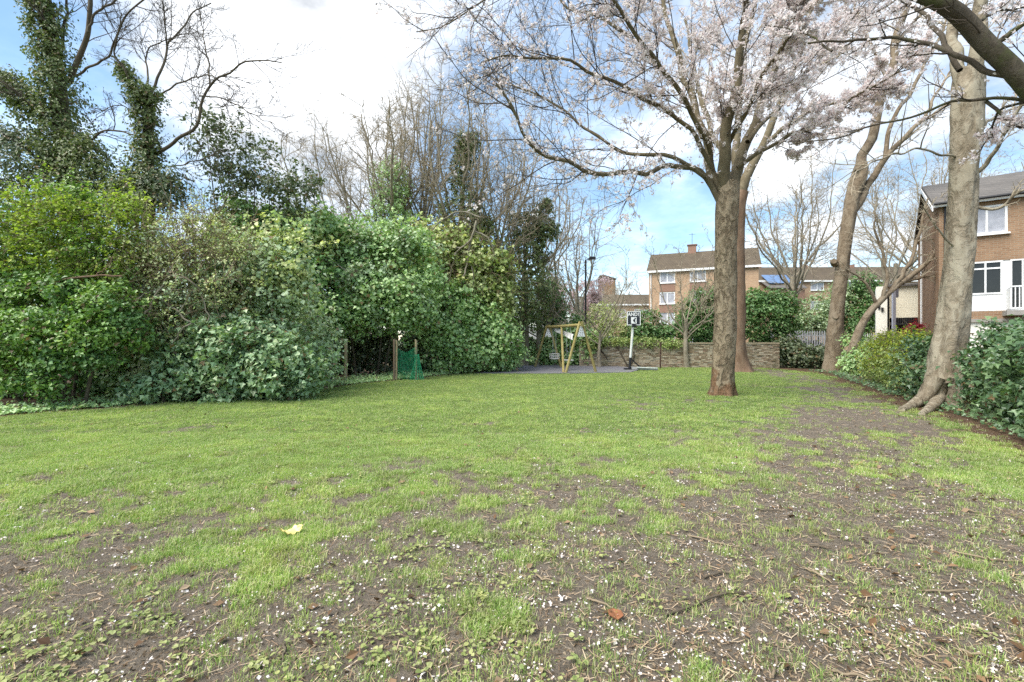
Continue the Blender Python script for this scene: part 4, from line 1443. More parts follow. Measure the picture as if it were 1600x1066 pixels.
# ------------------------------------------------------------------ swing, hoop, posts, lamp, vehicles
def build_swing():
    wood = bark_mat('swing_timber', [(.20, .15, .055), (.29, .235, .095), (.36, .31, .14)], .15, 7, .2, (.19, .21, .07))
    ga, gb = gp(836, 574), gp(877, 574.5)
    gd, ge = gp(884, 583.3), gp(931, 582)
    la = (ga + gb) / 2
    ra = (gd + ge) / 2
    la[2] = ra[2] = 2.25
    base = (la + ra) / 2
    base[2] = .03
    r = thing('swing_set', 'wooden A-frame swing set with greenish timber legs on the tarmac patch', 'swing', base)
    o = base

    def leg(a, b, w=.13):
        P, R = spline([np.array([a[0], a[1], .0]), b], [w / 2, w / 2 * .9], 6)
        return MB().tube(P - o, R, 10).obj('leg', wood, r, smooth=False)
    t = norm(ra - la)
    side = np.array([.05, 0, 0])
    leg(ga, la - side + [0, 0, .08])
    leg(gb, la + side + [0, 0, .08])
    leg(gd, ra - side + [0, 0, .1])
    leg(ge, ra + side + [0, 0, .1])
    mid = la * .55 + ra * .45
    leg(gp(880.5, 583), np.array([mid[0], mid[1], 2.2]), .12)
    MB().tube([la - t * .25 - o + [0, 0, -.05], ra + t * .12 - o + [0, 0, -.05]], .075, 10).obj('crossbeam', wood, r)
    wp = plain('white_plate', (.72, .71, .73), .5, .06, 8)
    for top, p, q in ((la, ga, gb), (ra, gd, ge)):
        # white gusset plate joining the two legs below the beam
        s0, s1 = top + (p - top) * .02, top + (p - top) * .26
        e0, e1 = top + (q - top) * .02, top + (q - top) * .26
        f = np.array([0, -.09, 0])
        g = MB().add([s0 + f - o, s1 + f - o, e1 + f - o, e0 + f - o, s0 + f * .8 - o, s1 + f * .8 - o, e1 + f * .8 - o, e0 + f * .8 - o], MB.BQ).obj('gusset_plate', wp, r)
        for k in range(4):
            for h in (.3, .7):
                c = s0 + (s1 - s0) * (.25 + .2 * k)
                d = e0 + (e1 - e0) * (.25 + .2 * k)
                c = c + (d - c) * h + f * 1.05 - o
                MB().box(c[0] - .015, c[0] + .015, c[1] - .01, c[1] + .002, c[2] - .015, c[2] + .015).obj('bolt', M['black'], g)
    ch = plain('chain', (.45, .45, .46), .45, .1, 5, .5, .6)
    sm = plain('seat_rubber', (.55, .53, .5), .6, .1, 6)
    for f, cage in ((.22, True), (.66, False)):
        p = la + (ra - la) * f
        p[2] = 2.12
        q = norm(np.array([t[1], -t[0], 0]))
        sw = []
        for s in (-.22, .22):
            a = p + t * s
            b = p + t * s * .9
            b[2] = .62
            c = MB()
            nn = 40
            for k in range(nn):
                u0, u1 = a + (b - a) * k / nn, a + (b - a) * (k + .8) / nn
                c.bar(u0 - o, u1 - o, .018, .018 if k % 2 else .008)
            c.obj('chain', ch, r)
        b = p.copy()
        b[2] = .5
        mb = MB()
        e = t * .22
        d = q * .17
        mb.add([x - o for x in (b - e - d, b + e - d, b + e + d, b - e + d)] + [x - o + [0, 0, .05] for x in (b - e - d, b + e - d, b + e + d, b - e + d)], MB.BQ)
        if cage:
            for z in (.16, .28):
                for aa, bb in ((b - e - d, b + e - d), (b + e - d, b + e + d), (b + e + d, b - e + d), (b - e + d, b - e - d)):
                    mb.bar(aa - o + [0, 0, z], bb - o + [0, 0, z], .03, .03)
            for aa in (b - e - d, b + e - d, b + e + d, b - e + d, b - d, b + d):
                mb.bar(aa - o + [0, 0, .05], aa - o + [0, 0, .30], .03, .03)
        mb.obj('seat', sm, r)
    # white sheet flung over the beam
    p0, p1 = la + (ra - la) * .12, la + (ra - la) * .72
    c = (p0 + p1) / 2
    n = 10
    V = []
    for i in range(n):
        u_ = i / (n - 1)
        x = p0 + (p1 - p0) * u_
        zt, zb = 2.20 - .42 * u_, 2.02 - .52 * u_
        for k in range(5):
            w_ = k / 4
            V.append((x[0] + .10 + .03 * math.sin(9 * u_ + 3 * w_), x[1] - .12 - .05 * math.cos(7 * u_), zt + (zb - zt) * w_))
    V = np.array(V)
    i, j = np.meshgrid(np.arange(n - 1), np.arange(4), indexing='ij')
    a = i * 5 + j
    Q = np.stack([a, a + 1, a + 6, a + 5], -1).reshape(-1, 4)
    V2 = V + [.012, .012, 0]
    sh = MB().add(np.vstack([V, V2]) - c, np.vstack([Q, Q[:, ::-1] + len(V)])).obj('sheet', plain('white_sheet', (.80, .79, .78), .6, .04, 6), smooth=True)
    sh.location = c
    tag(sh, 'white plastic sheet slung diagonally under the swing beam', 'sheet')


def build_hoop():
    b = gp(983.5, 578.5)
    d = b[1]
    r = thing('basketball_hoop', 'portable basketball stand with black backboard and leaning white pole', 'basketball hoop', (b[0], b[1], 0))
    o = np.array([b[0], b[1], 0])
    top = at(989.5, 507, d) - o
    white = plain('worn_white_paint', (.62, .64, .60), .5, .15, 5)
    m1 = top * .27
    MB().tube([m1, top + [0, 0, .1]], .062, 10).obj('pole', white, r, smooth=True)
    MB().tube([(0, 0, 0), m1 * 1.02], .068, 10).obj('pole_sleeve', M['black'], r, smooth=True)
    MB().bar(m1 * .95, at(1001, 574.5, d + .3) - o + [0, 0, .0], .05, .05).obj('brace', M['black'], r)
    q0, q1 = at(990, 575, d + .5) - o, at(1028, 577.5, d - .4) - o
    bm = plain('base_plastic', (.33, .34, .33), .6, .2, 5)
    MB().bar((-.25, 0, .05), (.25, .02, .05), .3, .1).obj('foot', M['black'], r)
    MB().bar([.1, .1, .1], [1.35, .0, .07], .55, .10).obj('base_tank', bm, r)
    MB().bar([.3, -.25, .16], [1.3, -.27, .12], .07, .05).obj('base_rail', white, r)
    # backboard
    x0, x1 = at(978.5, 0, d)[0] - o[0], at(999.5, 0, d)[0] - o[0]
    z0, z1 = at(0, 508.5, d)[2], at(0, 487, d)[2]
    y = top[1] - .16
    navy = plain('backboard_black', (.018, .020, .028), .35, .2, 4, .5)
    bd = MB().box(x0 + .03, x1 - .03, y, y + .03, z0 + .03, z1 - .03).obj('backboard', navy, r)
    fr = MB()
    fr.box(x0, x1, y - .012, y + .04, z0, z0 + .032).box(x0, x1, y - .012, y + .04, z1 - .032, z1)
    fr.box(x0, x0 + .032, y - .012, y + .04, z0 + .033, z1 - .033).box(x1 - .032, x1, y - .012, y + .04, z0 + .033, z1 - .033)
    fr.obj('border', M['white'], bd)
    cx = (x0 + x1) / 2
    sq = MB().box(cx - .135, cx + .135, y - .010, y - .002, z0 + .08, z0 + .40).obj('target_square', M['white'], bd)
    # small dark ball player figure printed in the white square
    fig = MB()
    zc = z0 + .22
    fig.box(cx - .02, cx + .07, y - .014, y - .0105, zc - .05, zc + .08)
    fig.box(cx + .03, cx + .10, y - .0145, y - .0107, zc + .085, zc + .14)
    fig.add([(cx - .06, y - .0142, zc + .02), (cx - .022, y - .0142, zc + .0), (cx - .022, y - .0142, zc + .05)], None, [(0, 1, 2)])
    fig.add([(cx + .0, y - .0142, zc - .052), (cx + .07, y - .0142, zc - .052), (cx + .10, y - .0142, zc - .13)], None, [(0, 2, 1)])
    fig.obj('printed_figure', navy, bd)
    cu = bpy.data.curves.new('lettering', 'FONT')
    cu.body = 'AND1'
    cu.size = .22
    cu.align_x = 'CENTER'
    cu.extrude = .002
    cu.offset = .006
    t = bpy.data.objects.new('text_tmp', cu)
    COL.objects.link(t)
    dg = bpy.context.evaluated_depsgraph_get()
    me = bpy.data.meshes.new_from_object(t.evaluated_get(dg))
    bpy.data.objects.remove(t)
    me.materials.clear()
    me.materials.append(M['white'])
    lt = link('lettering', me, bd)
    lt.rotation_euler = (math.radians(90), 0, 0)
    lt.location = (cx, y - .004, z1 - .225)
    lt.scale = (1.0, 1.05, 1)
    # bracket and bare rim
    MB().bar((cx - .02, y + .03, z0 - .04), (top[0], top[1], top[2] - .02), .12, .1).obj('bracket', M['black'], r)
    MB().box(cx - .09, cx + .09, y - .06, y - .0, z0 - .06, z0 + .05).obj('rim_mount', M['black'], r)


def build_posts():
    pw = bark_mat('post_timber', [(.21, .17, .10), (.31, .26, .16), (.38, .33, .22)], .12, 9, .2)
    pd_ = bark_mat('post_timber_dark', [(.12, .085, .06), (.17, .13, .09), (.23, .18, .13)], .12, 9, .2)
    spec = [(540, 597, 530, .06, pw, 'tall pale wooden stake standing alone under the overhanging ivy'),
            (616, 595, 531, .045, pd_, 'dark brown wooden stake left of the green netting'),
            (619.5, 594, 532, .035, pw, 'thin pale stake paired with the dark brown stake'),
            (649.5, 593.5, 531, .045, pw, 'yellowish wooden stake wrapped by the green netting')]
    for px, py, pt, rad, mt, lab in spec:
        b = gp(px, py)
        h = CAMZ + (HY - pt) / F * b[1]
        o = thing('wooden_stake', lab, 'stake', (b[0], b[1], 0), 0, 'wooden stakes in front of the ivy')
        mb = MB().tube([(0, 0, -.1), (rng.normal() * .01, 0, h - .02)], rad, 9)
        mb.obj('shaft', mt, o)
        MB().tube([(rng.normal() * .004, 0, h - .021), (0, 0, h + .01)], [rad * .98, rad * .7], 9).obj('chamfered_top', mt, o)
    # green plastic netting between two stakes
    gm = leaf_mat('green_plastic', [(.02, .28, .13), (.03, .36, .18), (.06, .46, .25)], .4, .3, .4)
    a, b = gp(619.5, 593), gp(650, 593.5)
    c = (a + b) / 2
    mb = MB()

    def pt(u, v):
        p = a + (b - a) * u
        return np.array([p[0] + .05 * math.sin(v * 5 + u * 4) * (1 - v), p[1] - .06 - .10 * math.sin(u * 3.1) + .06 * math.sin(9 * u + 4 * v), .02 + v * (1.25 - .22 * math.sin(u * 3.1))]) - [c[0], c[1], 0]
    nu, nv = 17, 20
    for i in range(nu):
        for j in range(nv):
            p = pt(i / (nu - 1), j / (nv - 1))
            if i < nu - 1:
                mb.bar(p, pt((i + 1) / (nu - 1), j / (nv - 1)), .007, .007)
            if j < nv - 1:
                mb.bar(p, pt(i / (nu - 1), (j + 1) / (nv - 1)), .007, .007)
    # loose bunch hanging on the right-hand stake
    for i in range(14):
        for j in range(16):
            def q(i, j):
                t_ = j / 16
                aa = i / 14 * 6.28
                rr = .07 + .20 * (1 - t_) ** 1.3
                return np.array([b[0] - c[0] + .05 + rr * math.cos(aa), b[1] - c[1] - .05 + rr * .7 * math.sin(aa), .03 + t_ * .95])
            mb.bar(q(i, j), q(i + 1, j), .009, .009)
            mb.bar(q(i, j), q(i, j + 1), .009, .009)
    o = mb.obj('netting', gm)
    o.location = (c[0], c[1], 0)
    tag(o, 'bright green plastic mesh netting slung between two wooden stakes', 'netting')


def build_lamp():
    d = 28.6
    b = at(915, 530, d)
    r = thing('street_lamp', 'slim black street lamp rising behind the swing set', 'street lamp', (b[0], b[1], 0))
    zt = CAMZ + (HY - 406) / F * d
    MB().tube([(0, 0, 0), (0, 0, 1.4)], .10, 8).obj('base_column', M['black'], r)
    MB().tube([(0, 0, 1.4), (0, 0, zt)], [.065, .05], 8).obj('column', M['black'], r)
    MB().bar((0, 0, zt - .03), (.22, 0, zt + .05), .05, .05).obj('bracket', M['black'], r)
    MB().prism([(.18, zt - .01), (.62, zt + .05), (.6, zt + .16), (.3, zt + .18), (.18, zt + .10)], -.12, .12).obj('lantern', M['black'], r)


def wheel(r, x, y, rad, wd):
    a = np.linspace(0, 2 * np.pi, 20, endpoint=False)
    t = MB().prism([(x + rad * math.cos(k), rad + rad * math.sin(k)) for k in a], y - wd / 2, y + wd / 2).obj('wheel', M['black'], r)
    MB().prism([(x + rad * .62 * math.cos(k), rad + rad * .62 * math.sin(k)) for k in a], y - wd / 2 - .012, y - wd / 2 - .002).obj('rim', M['grey_metal'], t)


def build_car(name, label, cat, px, d, prof, glass, W, paint, wheels, rz=0.0):
    b = at(px, 530, d)
    r = thing(name, label, cat, (b[0], b[1], 0), rz)
    mb = MB().prism(prof, 0, W)
    mb.obj('body', paint, r)
    for g in glass:
        MB().prism(g, -.006, W + .006).obj('side_window', M['glass'], r)
    for x in wheels:
        wheel(r, x, .09, .34, .2)
        wheel(r, x, W - .09, .34, .2)
    L = max(p[0] for p in prof)
    for x, nm in ((.0, 'tail_light'), (L, 'headlight')):
        for y in (.15, W - .35):
            MB().box(x - .03 if x == 0 else x - .02, x + .02 if x == 0 else x + .03, y, y + .2, .72, .88).obj(nm, M['red_lamp'] if x == 0 else M['grey_metal'], r)
    return r


M['red_lamp'] = plain('red_lamp', (.35, .02, .02), .3, .1, 3)
build_swing()
build_hoop()
build_posts()
build_lamp()
silver = plain('silver_paint', (.55, .57, .60), .25, .04, 2, .6, .3)
whitep = plain('white_vehicle_paint', (.80, .81, .82), .3, .03, 2, .5)
SUV = [(.05, .35), (0, .8), (.1, 1.1), (.45, 1.68), (.7, 1.76), (2.6, 1.78), (3.4, 1.15), (4.3, 1.02), (4.45, .7), (4.4, .35)]
SUVG = [[(.35, 1.15), (.62, 1.62), (1.55, 1.66), (1.55, 1.15)], [(1.63, 1.15), (1.63, 1.66), (2.5, 1.66), (3.1, 1.18)]]
build_car('parked_car', 'silver off-road car parked beyond the brick wall behind the sapling', 'car', 915, 33.5, SUV, SUVG, 1.8, silver, (.85, 3.5))
VAN = [(.0, .35), (0, 2.45), (.1, 2.55), (3.9, 2.55), (4.3, 2.2), (4.75, 1.35), (5.3, 1.1), (5.4, .35)]
build_car('parked_van', 'white van parked beyond the hedge left of the swing set', 'van', 796, 33.0, VAN, [[(3.75, 1.35), (3.75, 2.1), (4.2, 2.1), (4.6, 1.38)]], 1.95, whitep, (1.0, 4.4))
CAR = [(.05, .35), (0, .8), (.15, 1.0), (.6, 1.42), (2.3, 1.46), (3.1, .98), (4.0, .88), (4.15, .35)]
build_car('parked_car', 'dark blue car parked on the street behind the palisade fence', 'car', 1228, 34.2, CAR, [[(.5, 1.0), (.75, 1.36), (1.5, 1.38), (1.5, 1.0)], [(1.58, 1.0), (1.58, 1.38), (2.25, 1.38), (2.8, 1.0)]], 1.7,
          plain('dark_blue_paint', (.05, .06, .09), .25, .1, 2, .6), (.8, 3.3))


# ------------------------------------------------------------------ big trees
def build_cherry():
    d = 12.7
    tr = [(px_line([(1128, 622), (1129, 606), (1131, 570), (1133, 500), (1134, 400), (1136, 320), (1140, 285)], d), px_rad([44, 39, 36, 37, 36, 38, 32], d))]
    lim = [
        ([(1126, 320), (1104, 282), (1072, 258), (1040, 262), (985, 272), (920, 268), (870, 246), (825, 215), (795, 165), (775, 130)], [0, 0, -.2, -.6, -1.0, -1.5, -2, -2.4, -2.8, -3], 18, 3),
        ([(1100, 276), (1050, 246), (1005, 240), (962, 236), (920, 202), (860, 162), (806, 131), (760, 118)], [-.1, -.3, 0, .4, .7, 1.0, 1.3, 1.5], 13, 2.5),
        ([(1130, 300), (1104, 230), (1085, 160), (1055, 70), (1030, -30), (1000, -130)], [0, .2, .5, 1, 1.5, 2], 26, 5),
        ([(1136, 300), (1134, 220), (1150, 120), (1165, 20), (1180, -120)], [0, -.4, -.8, -1.2, -1.8], 34, 7),
        ([(1140, 300), (1160, 240), (1188, 170), (1220, 80), (1246, -20), (1270, -120)], [0, .3, .7, 1.1, 1.5, 2], 32, 7),
        ([(1113, 262), (1066, 195), (1000, 150), (920, 108), (840, 88), (752, 98)], [0, -.5, -1.0, -1.4, -1.8, -2.2], 14, 2.5),
        ([(1098, 215), (1058, 140), (985, 60), (905, 18), (840, -20), (740, -60)], [0, .6, 1.4, 2.1, 2.8, 3.4], 15, 3),
        ([(1152, 262), (1206, 226), (1276, 195), (1338, 150), (1405, 112)], [0, -.4, -1, -1.6, -2.2], 14, 3),
        ([(1168, 222), (1206, 180), (1258, 112), (1330, 44), (1400, 0)], [0, .6, 1.4, 2.1, 2.8], 15, 3),
        ([(1110, 240), (1080, 170), (1020, 90), (960, 10), (900, -80)], [0, -1, -2, -2.8, -3.6], 14, 4),
        ([(1136, 230), (1176, 150), (1230, 60), (1290, -40)], [0, -1.2, -2.4, -3.4], 14, 4),
        ([(1000, -130), (900, -90), (810, -40), (745, 8), (695, 30), (650, 50)], [2, 1, 0, -.5, -.8, -1], 7, 1.6),
    ]
    limbs = []
    for p, dd, w0, w1 in lim:
        pts = [at(q[0], q[1], d + e) for q, e in zip(p, dd)]
        limbs.append((pts, np.linspace(w0 * (.66 if w0 > 22 else .56), w1 * .8, len(p)) / 2 / F * d))
    lv = [dict(k=19, l=.36, r=.015, n=8, a0=.35, a1=1.0, t0=.22, wob=.13, trop=(0, 0, .025), s=5),
          dict(k=10, l=.44, r=.006, n=6, a0=.4, a1=1.1, t0=.12, wob=.17, trop=(0, 0, -.01), s=3),
          dict(k=4, l=.55, r=.005, n=3, a0=.4, a1=1.1, t0=.2, wob=.18, trop=(0, 0, -.07), s=3)]

    def keep(p):
        px = CX + p[:, 0] / p[:, 1] * F
        return .20 + sstep(880, 1100, px) * 1.0

    r = tree('cherry_tree', 'blossoming cherry with pale upright trunk standing in the lawn', gp(1128, 618), tr, limbs, lv, 'bark_cherry', 'twig_dark', seed=4,
             flower=('blossom', 13500, .047, 8, .026, keep), limb_mat='bark_olive', sides=20, lumpy=.05, min_r=.0045)
    return r


def build_second():
    d = 22.0
    tr = [(px_line([(1157, 583), (1156, 572), (1152, 540), (1152, 480), (1151, 400), (1152, 330), (1158, 300)], d), px_rad([40, 32, 27, 26, 25, 25, 22], d))]
    limbs = []
    for p, dd, w0, w1 in (([(1156, 310), (1172, 262), (1192, 225), (1235, 130), (1262, 40), (1280, -60)], [0, 0, .3, .8, 1.2, 1.6], 18, 6),
                          ([(1154, 310), (1150, 240), (1158, 140), (1172, 30), (1180, -80)], [0, .3, .8, 1.4, 2], 16, 5),
                          ([(1190, 228), (1240, 190), (1290, 165), (1345, 150)], [.3, 0, -.5, -1], 9, 2.5),
                          ([(1150, 300), (1120, 230), (1090, 130), (1070, 30)], [0, .4, 1, 1.5], 13, 4),
                          ([(1222, 160), (1262, 110), (1310, 60), (1350, 10)], [.6, .4, 0, -.4], 9, 2.5)):
        limbs.append(([at(q[0], q[1], d + e) for q, e in zip(p, dd)], np.linspace(w0, w1, len(p)) / 2 / F * d))
    lv = [dict(k=9, l=.34, r=.04, n=7, t0=.25, wob=.14, trop=(0, 0, .03), s=5),
          dict(k=7, l=.42, r=.015, n=5, wob=.17, s=3),
          dict(k=4, l=.45, r=.009, n=4, wob=.18, s=3)]
    tree('cherry_tree', 'reddish brown barked blossom tree rising just behind the pale cherry trunk', gp(1157, 580), tr, limbs, lv, 'bark_red', 'twig', seed=9,
         flower=('blossom', 5500, .062, 6, .045, None), limb_mat='bark_olive', sides=18, min_r=.007)


def build_right_trees():
    d = 22.0
    tr = [(px_line([(1302, 586), (1302, 570), (1306, 500), (1313, 440), (1321, 380), (1329, 330), (1336, 290), (1345, 255)], d), px_rad([38, 33, 26, 23, 22, 24, 23, 17], d)),
          ]
    limbs = []
    for p, dd, w0, w1 in (([(1334, 305), (1342, 262), (1360, 211), (1374, 169), (1386, 121), (1397, 84), (1414, 0), (1428, -80)], [0] * 8, 19, 12),
                          ([(1333, 330), (1352, 296), (1370, 268), (1383, 248), (1405, 222), (1425, 203), (1459, 177), (1490, 160)], [0, 0, -.2, -.4, -.6, -.8, -1, -1.4], 15, 5),
                          ([(1383, 250), (1384, 214), (1414, 158), (1450, 90), (1472, 55), (1490, 10)], [-.4, -.2, 0, .3, .6, .9], 9, 4),
                          ([(1440, 192), (1462, 150), (1480, 120), (1500, 90)], [-.8, -.5, -.2, 0], 6, 3),
                          ([(1386, 121), (1365, 80), (1340, 30), (1330, -30)], [0, .4, .8, 1.2], 7, 3),
                          ([(1400, 70), (1440, 20), (1470, -30)], [0, .5, 1], 8, 4)):
        limbs.append(([at(q[0], q[1], d + e) for q, e in zip(p, dd)], np.linspace(w0, w1, len(p)) / 2 / F * d))
    lv = [dict(k=6, l=.30, r=.03, n=6, t0=.35, wob=.15, trop=(0, 0, .02), s=4), dict(k=5, l=.42, r=.013, n=5, wob=.17, s=3), dict(k=3, l=.5, r=.008, n=4, s=3)]
    r = tree('plane_tree', 'slanting forked tree with tan trunk beside the ivy mound', gp(1302, 582), tr, limbs, lv, 'bark_tan', 'twig', seed=13, limb_mat='bark_tan', min_r=.007, lumpy=.09)
    for px, py in ((1309, 412), (1312, 497), (1345, 268)):
        c = at(px - 7, py, d) - np.array(r.location)
        MB().tube([c + [.1, .05, 0], c + [-.12, -.2, .05], c + [-.17, -.28, .07]], [.17, .15, .12], 10).obj('branch_stub', M['bark_tan'], r, smooth=True)
    # the big trunk by the hedge
    d = 11.0
    tr = [(px_line([(1473, 640), (1474, 622), (1479, 585), (1484, 540), (1492, 480), (1497, 400), (1504, 300), (1510, 200), (1513, 140), (1516, 110)], d), px_rad([78, 72, 64, 59, 53, 50, 50, 52, 53, 50], d))]
    limbs = []
    for p, dd, w0, w1 in (([(1505, 150), (1494, 95), (1489, 30), (1484, -60)], [0, .1, .2, .4], 26, 18),
                          ([(1518, 140), (1527, 80), (1531, 10), (1536, -80)], [0, -.1, -.1, -.2], 30, 22),
                          ([(1520, 278), (1548, 246), (1578, 195), (1620, 130)], [0, -.4, -.9, -1.4], 10, 5),
                          ([(1516, 322), (1560, 326), (1590, 302), (1640, 280)], [0, -.3, -.6, -1.0], 8, 3),
                          ([(1500, 250), (1450, 236), (1400, 240), (1350, 262), (1320, 285)], [0, -.3, -.7, -1.1, -1.5], 5, 1.5),
                          ([(1520, 215), (1560, 180), (1610, 160)], [0, .4, .8], 8, 4),
                          ([(1500, 400), (1460, 350), (1440, 320)], [0, -.3, -.7], 5, 1.5)):
        limbs.append(([at(q[0], q[1], d + e) for q, e in zip(p, dd)], np.linspace(w0, w1, len(p)) / 2 / F * d))
    lv = [dict(k=7, l=.4, r=.018, n=7, t0=.3, wob=.15, trop=(0, 0, -.01), s=4), dict(k=6, l=.42, r=.008, n=5, wob=.17, s=3), dict(k=3, l=.45, r=.005, n=4, s=3)]
    r = tree('plane_tree', 'large pale barked tree with flaking trunk standing against the ivy hedge', gp(1466, 630), tr, limbs, lv, 'bark_plane', 'twig', seed=17, limb_mat='bark_plane', sides=26, lumpy=.10)
    o = np.array(r.location)
    for pts, w in (([(1462, 590), (1448, 616), (1425, 636), (1408, 643)], 24), ([(1470, 595), (1466, 622), (1452, 642), (1440, 650)], 22), ([(1480, 590), (1486, 628), (1496, 640)], 16)):
        P = [gp(px, max(py, 632)) if k > 1 else at(px, py, d - .24) for k, (px, py) in enumerate(pts)]
        P = [p + np.array([0, 0, .03 if k > 1 else 0]) for k, p in enumerate(P)]
        P, R = spline(P, np.linspace(w, w * .35, len(P)) / 2 / F * d, 14)
        MB().tube(P - o, R, 9).obj('root', M['bark_plane'], r, smooth=True)
    rg = np.random.default_rng(5)
    n = 260
    C = np.column_stack([rg.uniform(-.15, .95, n), rg.normal(size=n) * .12 - .62, np.abs(rg.normal(size=n)) * .14]) + o
    foliage(r, 'ivy', C, rg.normal(size=C.shape) * .5 + [0, -.5, .8], .09, 'ivy', M['ivy_big'], rg)
    # overhanging bough close to the camera; its trunk stands just outside the picture
    d = 4.2
    tb = np.array([6.3, 4.4, 0])
    tr = [([tb, tb + [0, 0, 1.2], tb + [-.05, 0, 2.4], tb + [-.2, 0, 3.2]], [.30, .24, .22, .2])]
    limbs = []
    for p, dd, w0, w1 in (([(1905, 290), (1760, 235), (1660, 180), (1595, 124), (1535, 64), (1480, 18), (1440, -14), (1380, -60)], [.2, .1, 0, 0, 0, 0, 0, 0], 50, 26),
                          ([(1600, 132), (1588, 122), (1538, 107), (1481, 84), (1445, 67), (1397, 59), (1335, 63), (1262, 68)], [0, 0, .1, .25, .4, .5, .6, .7], 15, 4),
                          ([(1660, 185), (1600, 158), (1538, 155), (1481, 163), (1425, 180), (1369, 194), (1298, 217), (1235, 226)], [0, .1, .3, .5, .7, .9, 1.1, 1.3], 9, 2.2),
                          ([(1500, 110), (1470, 56), (1442, 22), (1408, 0), (1370, -20)], [.3, .5, .7, .9, 1], 12, 6),
                          ([(1556, 68), (1600, 37), (1660, 0)], [0, -.1, -.2], 12, 9),
                          ([(1540, 158), (1580, 190), (1600, 200), (1640, 190)], [.3, .2, .2, .1], 8, 3),
                          ([(1600, 160), (1560, 175), (1545, 215), (1520, 250)], [.1, .3, .5, .7], 7, 2),
                          ([(1520, 40), (1550, 20), (1600, 12)], [0, .3, .6], 8, 4),
                          ([(1300, 80), (1255, 50), (1200, 40)], [.6, .8, 1.0], 5, 2)):
        limbs.append(([at(q[0], q[1], d + e) for q, e in zip(p, dd)], np.linspace(w0, w1, len(p)) / 2 / F * d))
    lv = [dict(k=7, l=.22, r=.010, n=7, t0=.3, wob=.16, trop=(0, 0, .01), s=4), dict(k=5, l=.45, r=.0045, n=5, wob=.18, s=3), dict(k=3, l=.45, r=.003, n=4, s=3)]
    tree('cherry_tree', 'dark mossy cherry bough reaching in overhead from beside the viewpoint', tb, tr, limbs, lv, 'bark_dark', 'twig_dark', seed=23,
         flower=('blossom', 800, .026, 5, .020, None), min_r=.002)
    # leaning trunk
    d = 20.0
    tr = [(px_line([(1326, 575), (1334, 540), (1352, 498), (1378, 468), (1410, 440)], d), px_rad([18, 16, 13, 11, 9], d))]
    limbs = []
    for p, w0, w1 in (([(1408, 442), (1440, 418), (1462, 395), (1478, 360)], 12, 4), ([(1395, 452), (1425, 405), (1440, 350), (1450, 310)], 9, 3),
                      ([(1380, 466), (1385, 420), (1370, 370), (1365, 330)], 8, 2.5), ([(1410, 440), (1455, 430), (1490, 425)], 8, 3), ([(1370, 474), (1350, 440), (1320, 420)], 7, 2)):
        limbs.append((px_line(p, d), np.linspace(w0, w1, len(p)) / 2 / F * d))
    lv = [dict(k=9, l=.5, r=.02, n=7, t0=.2, wob=.18, trop=(0, 0, -.02), s=4), dict(k=7, l=.45, r=.01, n=5, wob=.2, s=3), dict(k=3, l=.55, r=.007, n=3, wob=.2, s=3)]
    tree('leaning_tree', 'leaning bare trunk with a tangle of brown twigs before the garage', gp(1326, 575), tr, limbs, lv, 'bark_tan', 'twig', seed=29, min_r=.006)


build_cherry()
build_second()
build_right_trees()


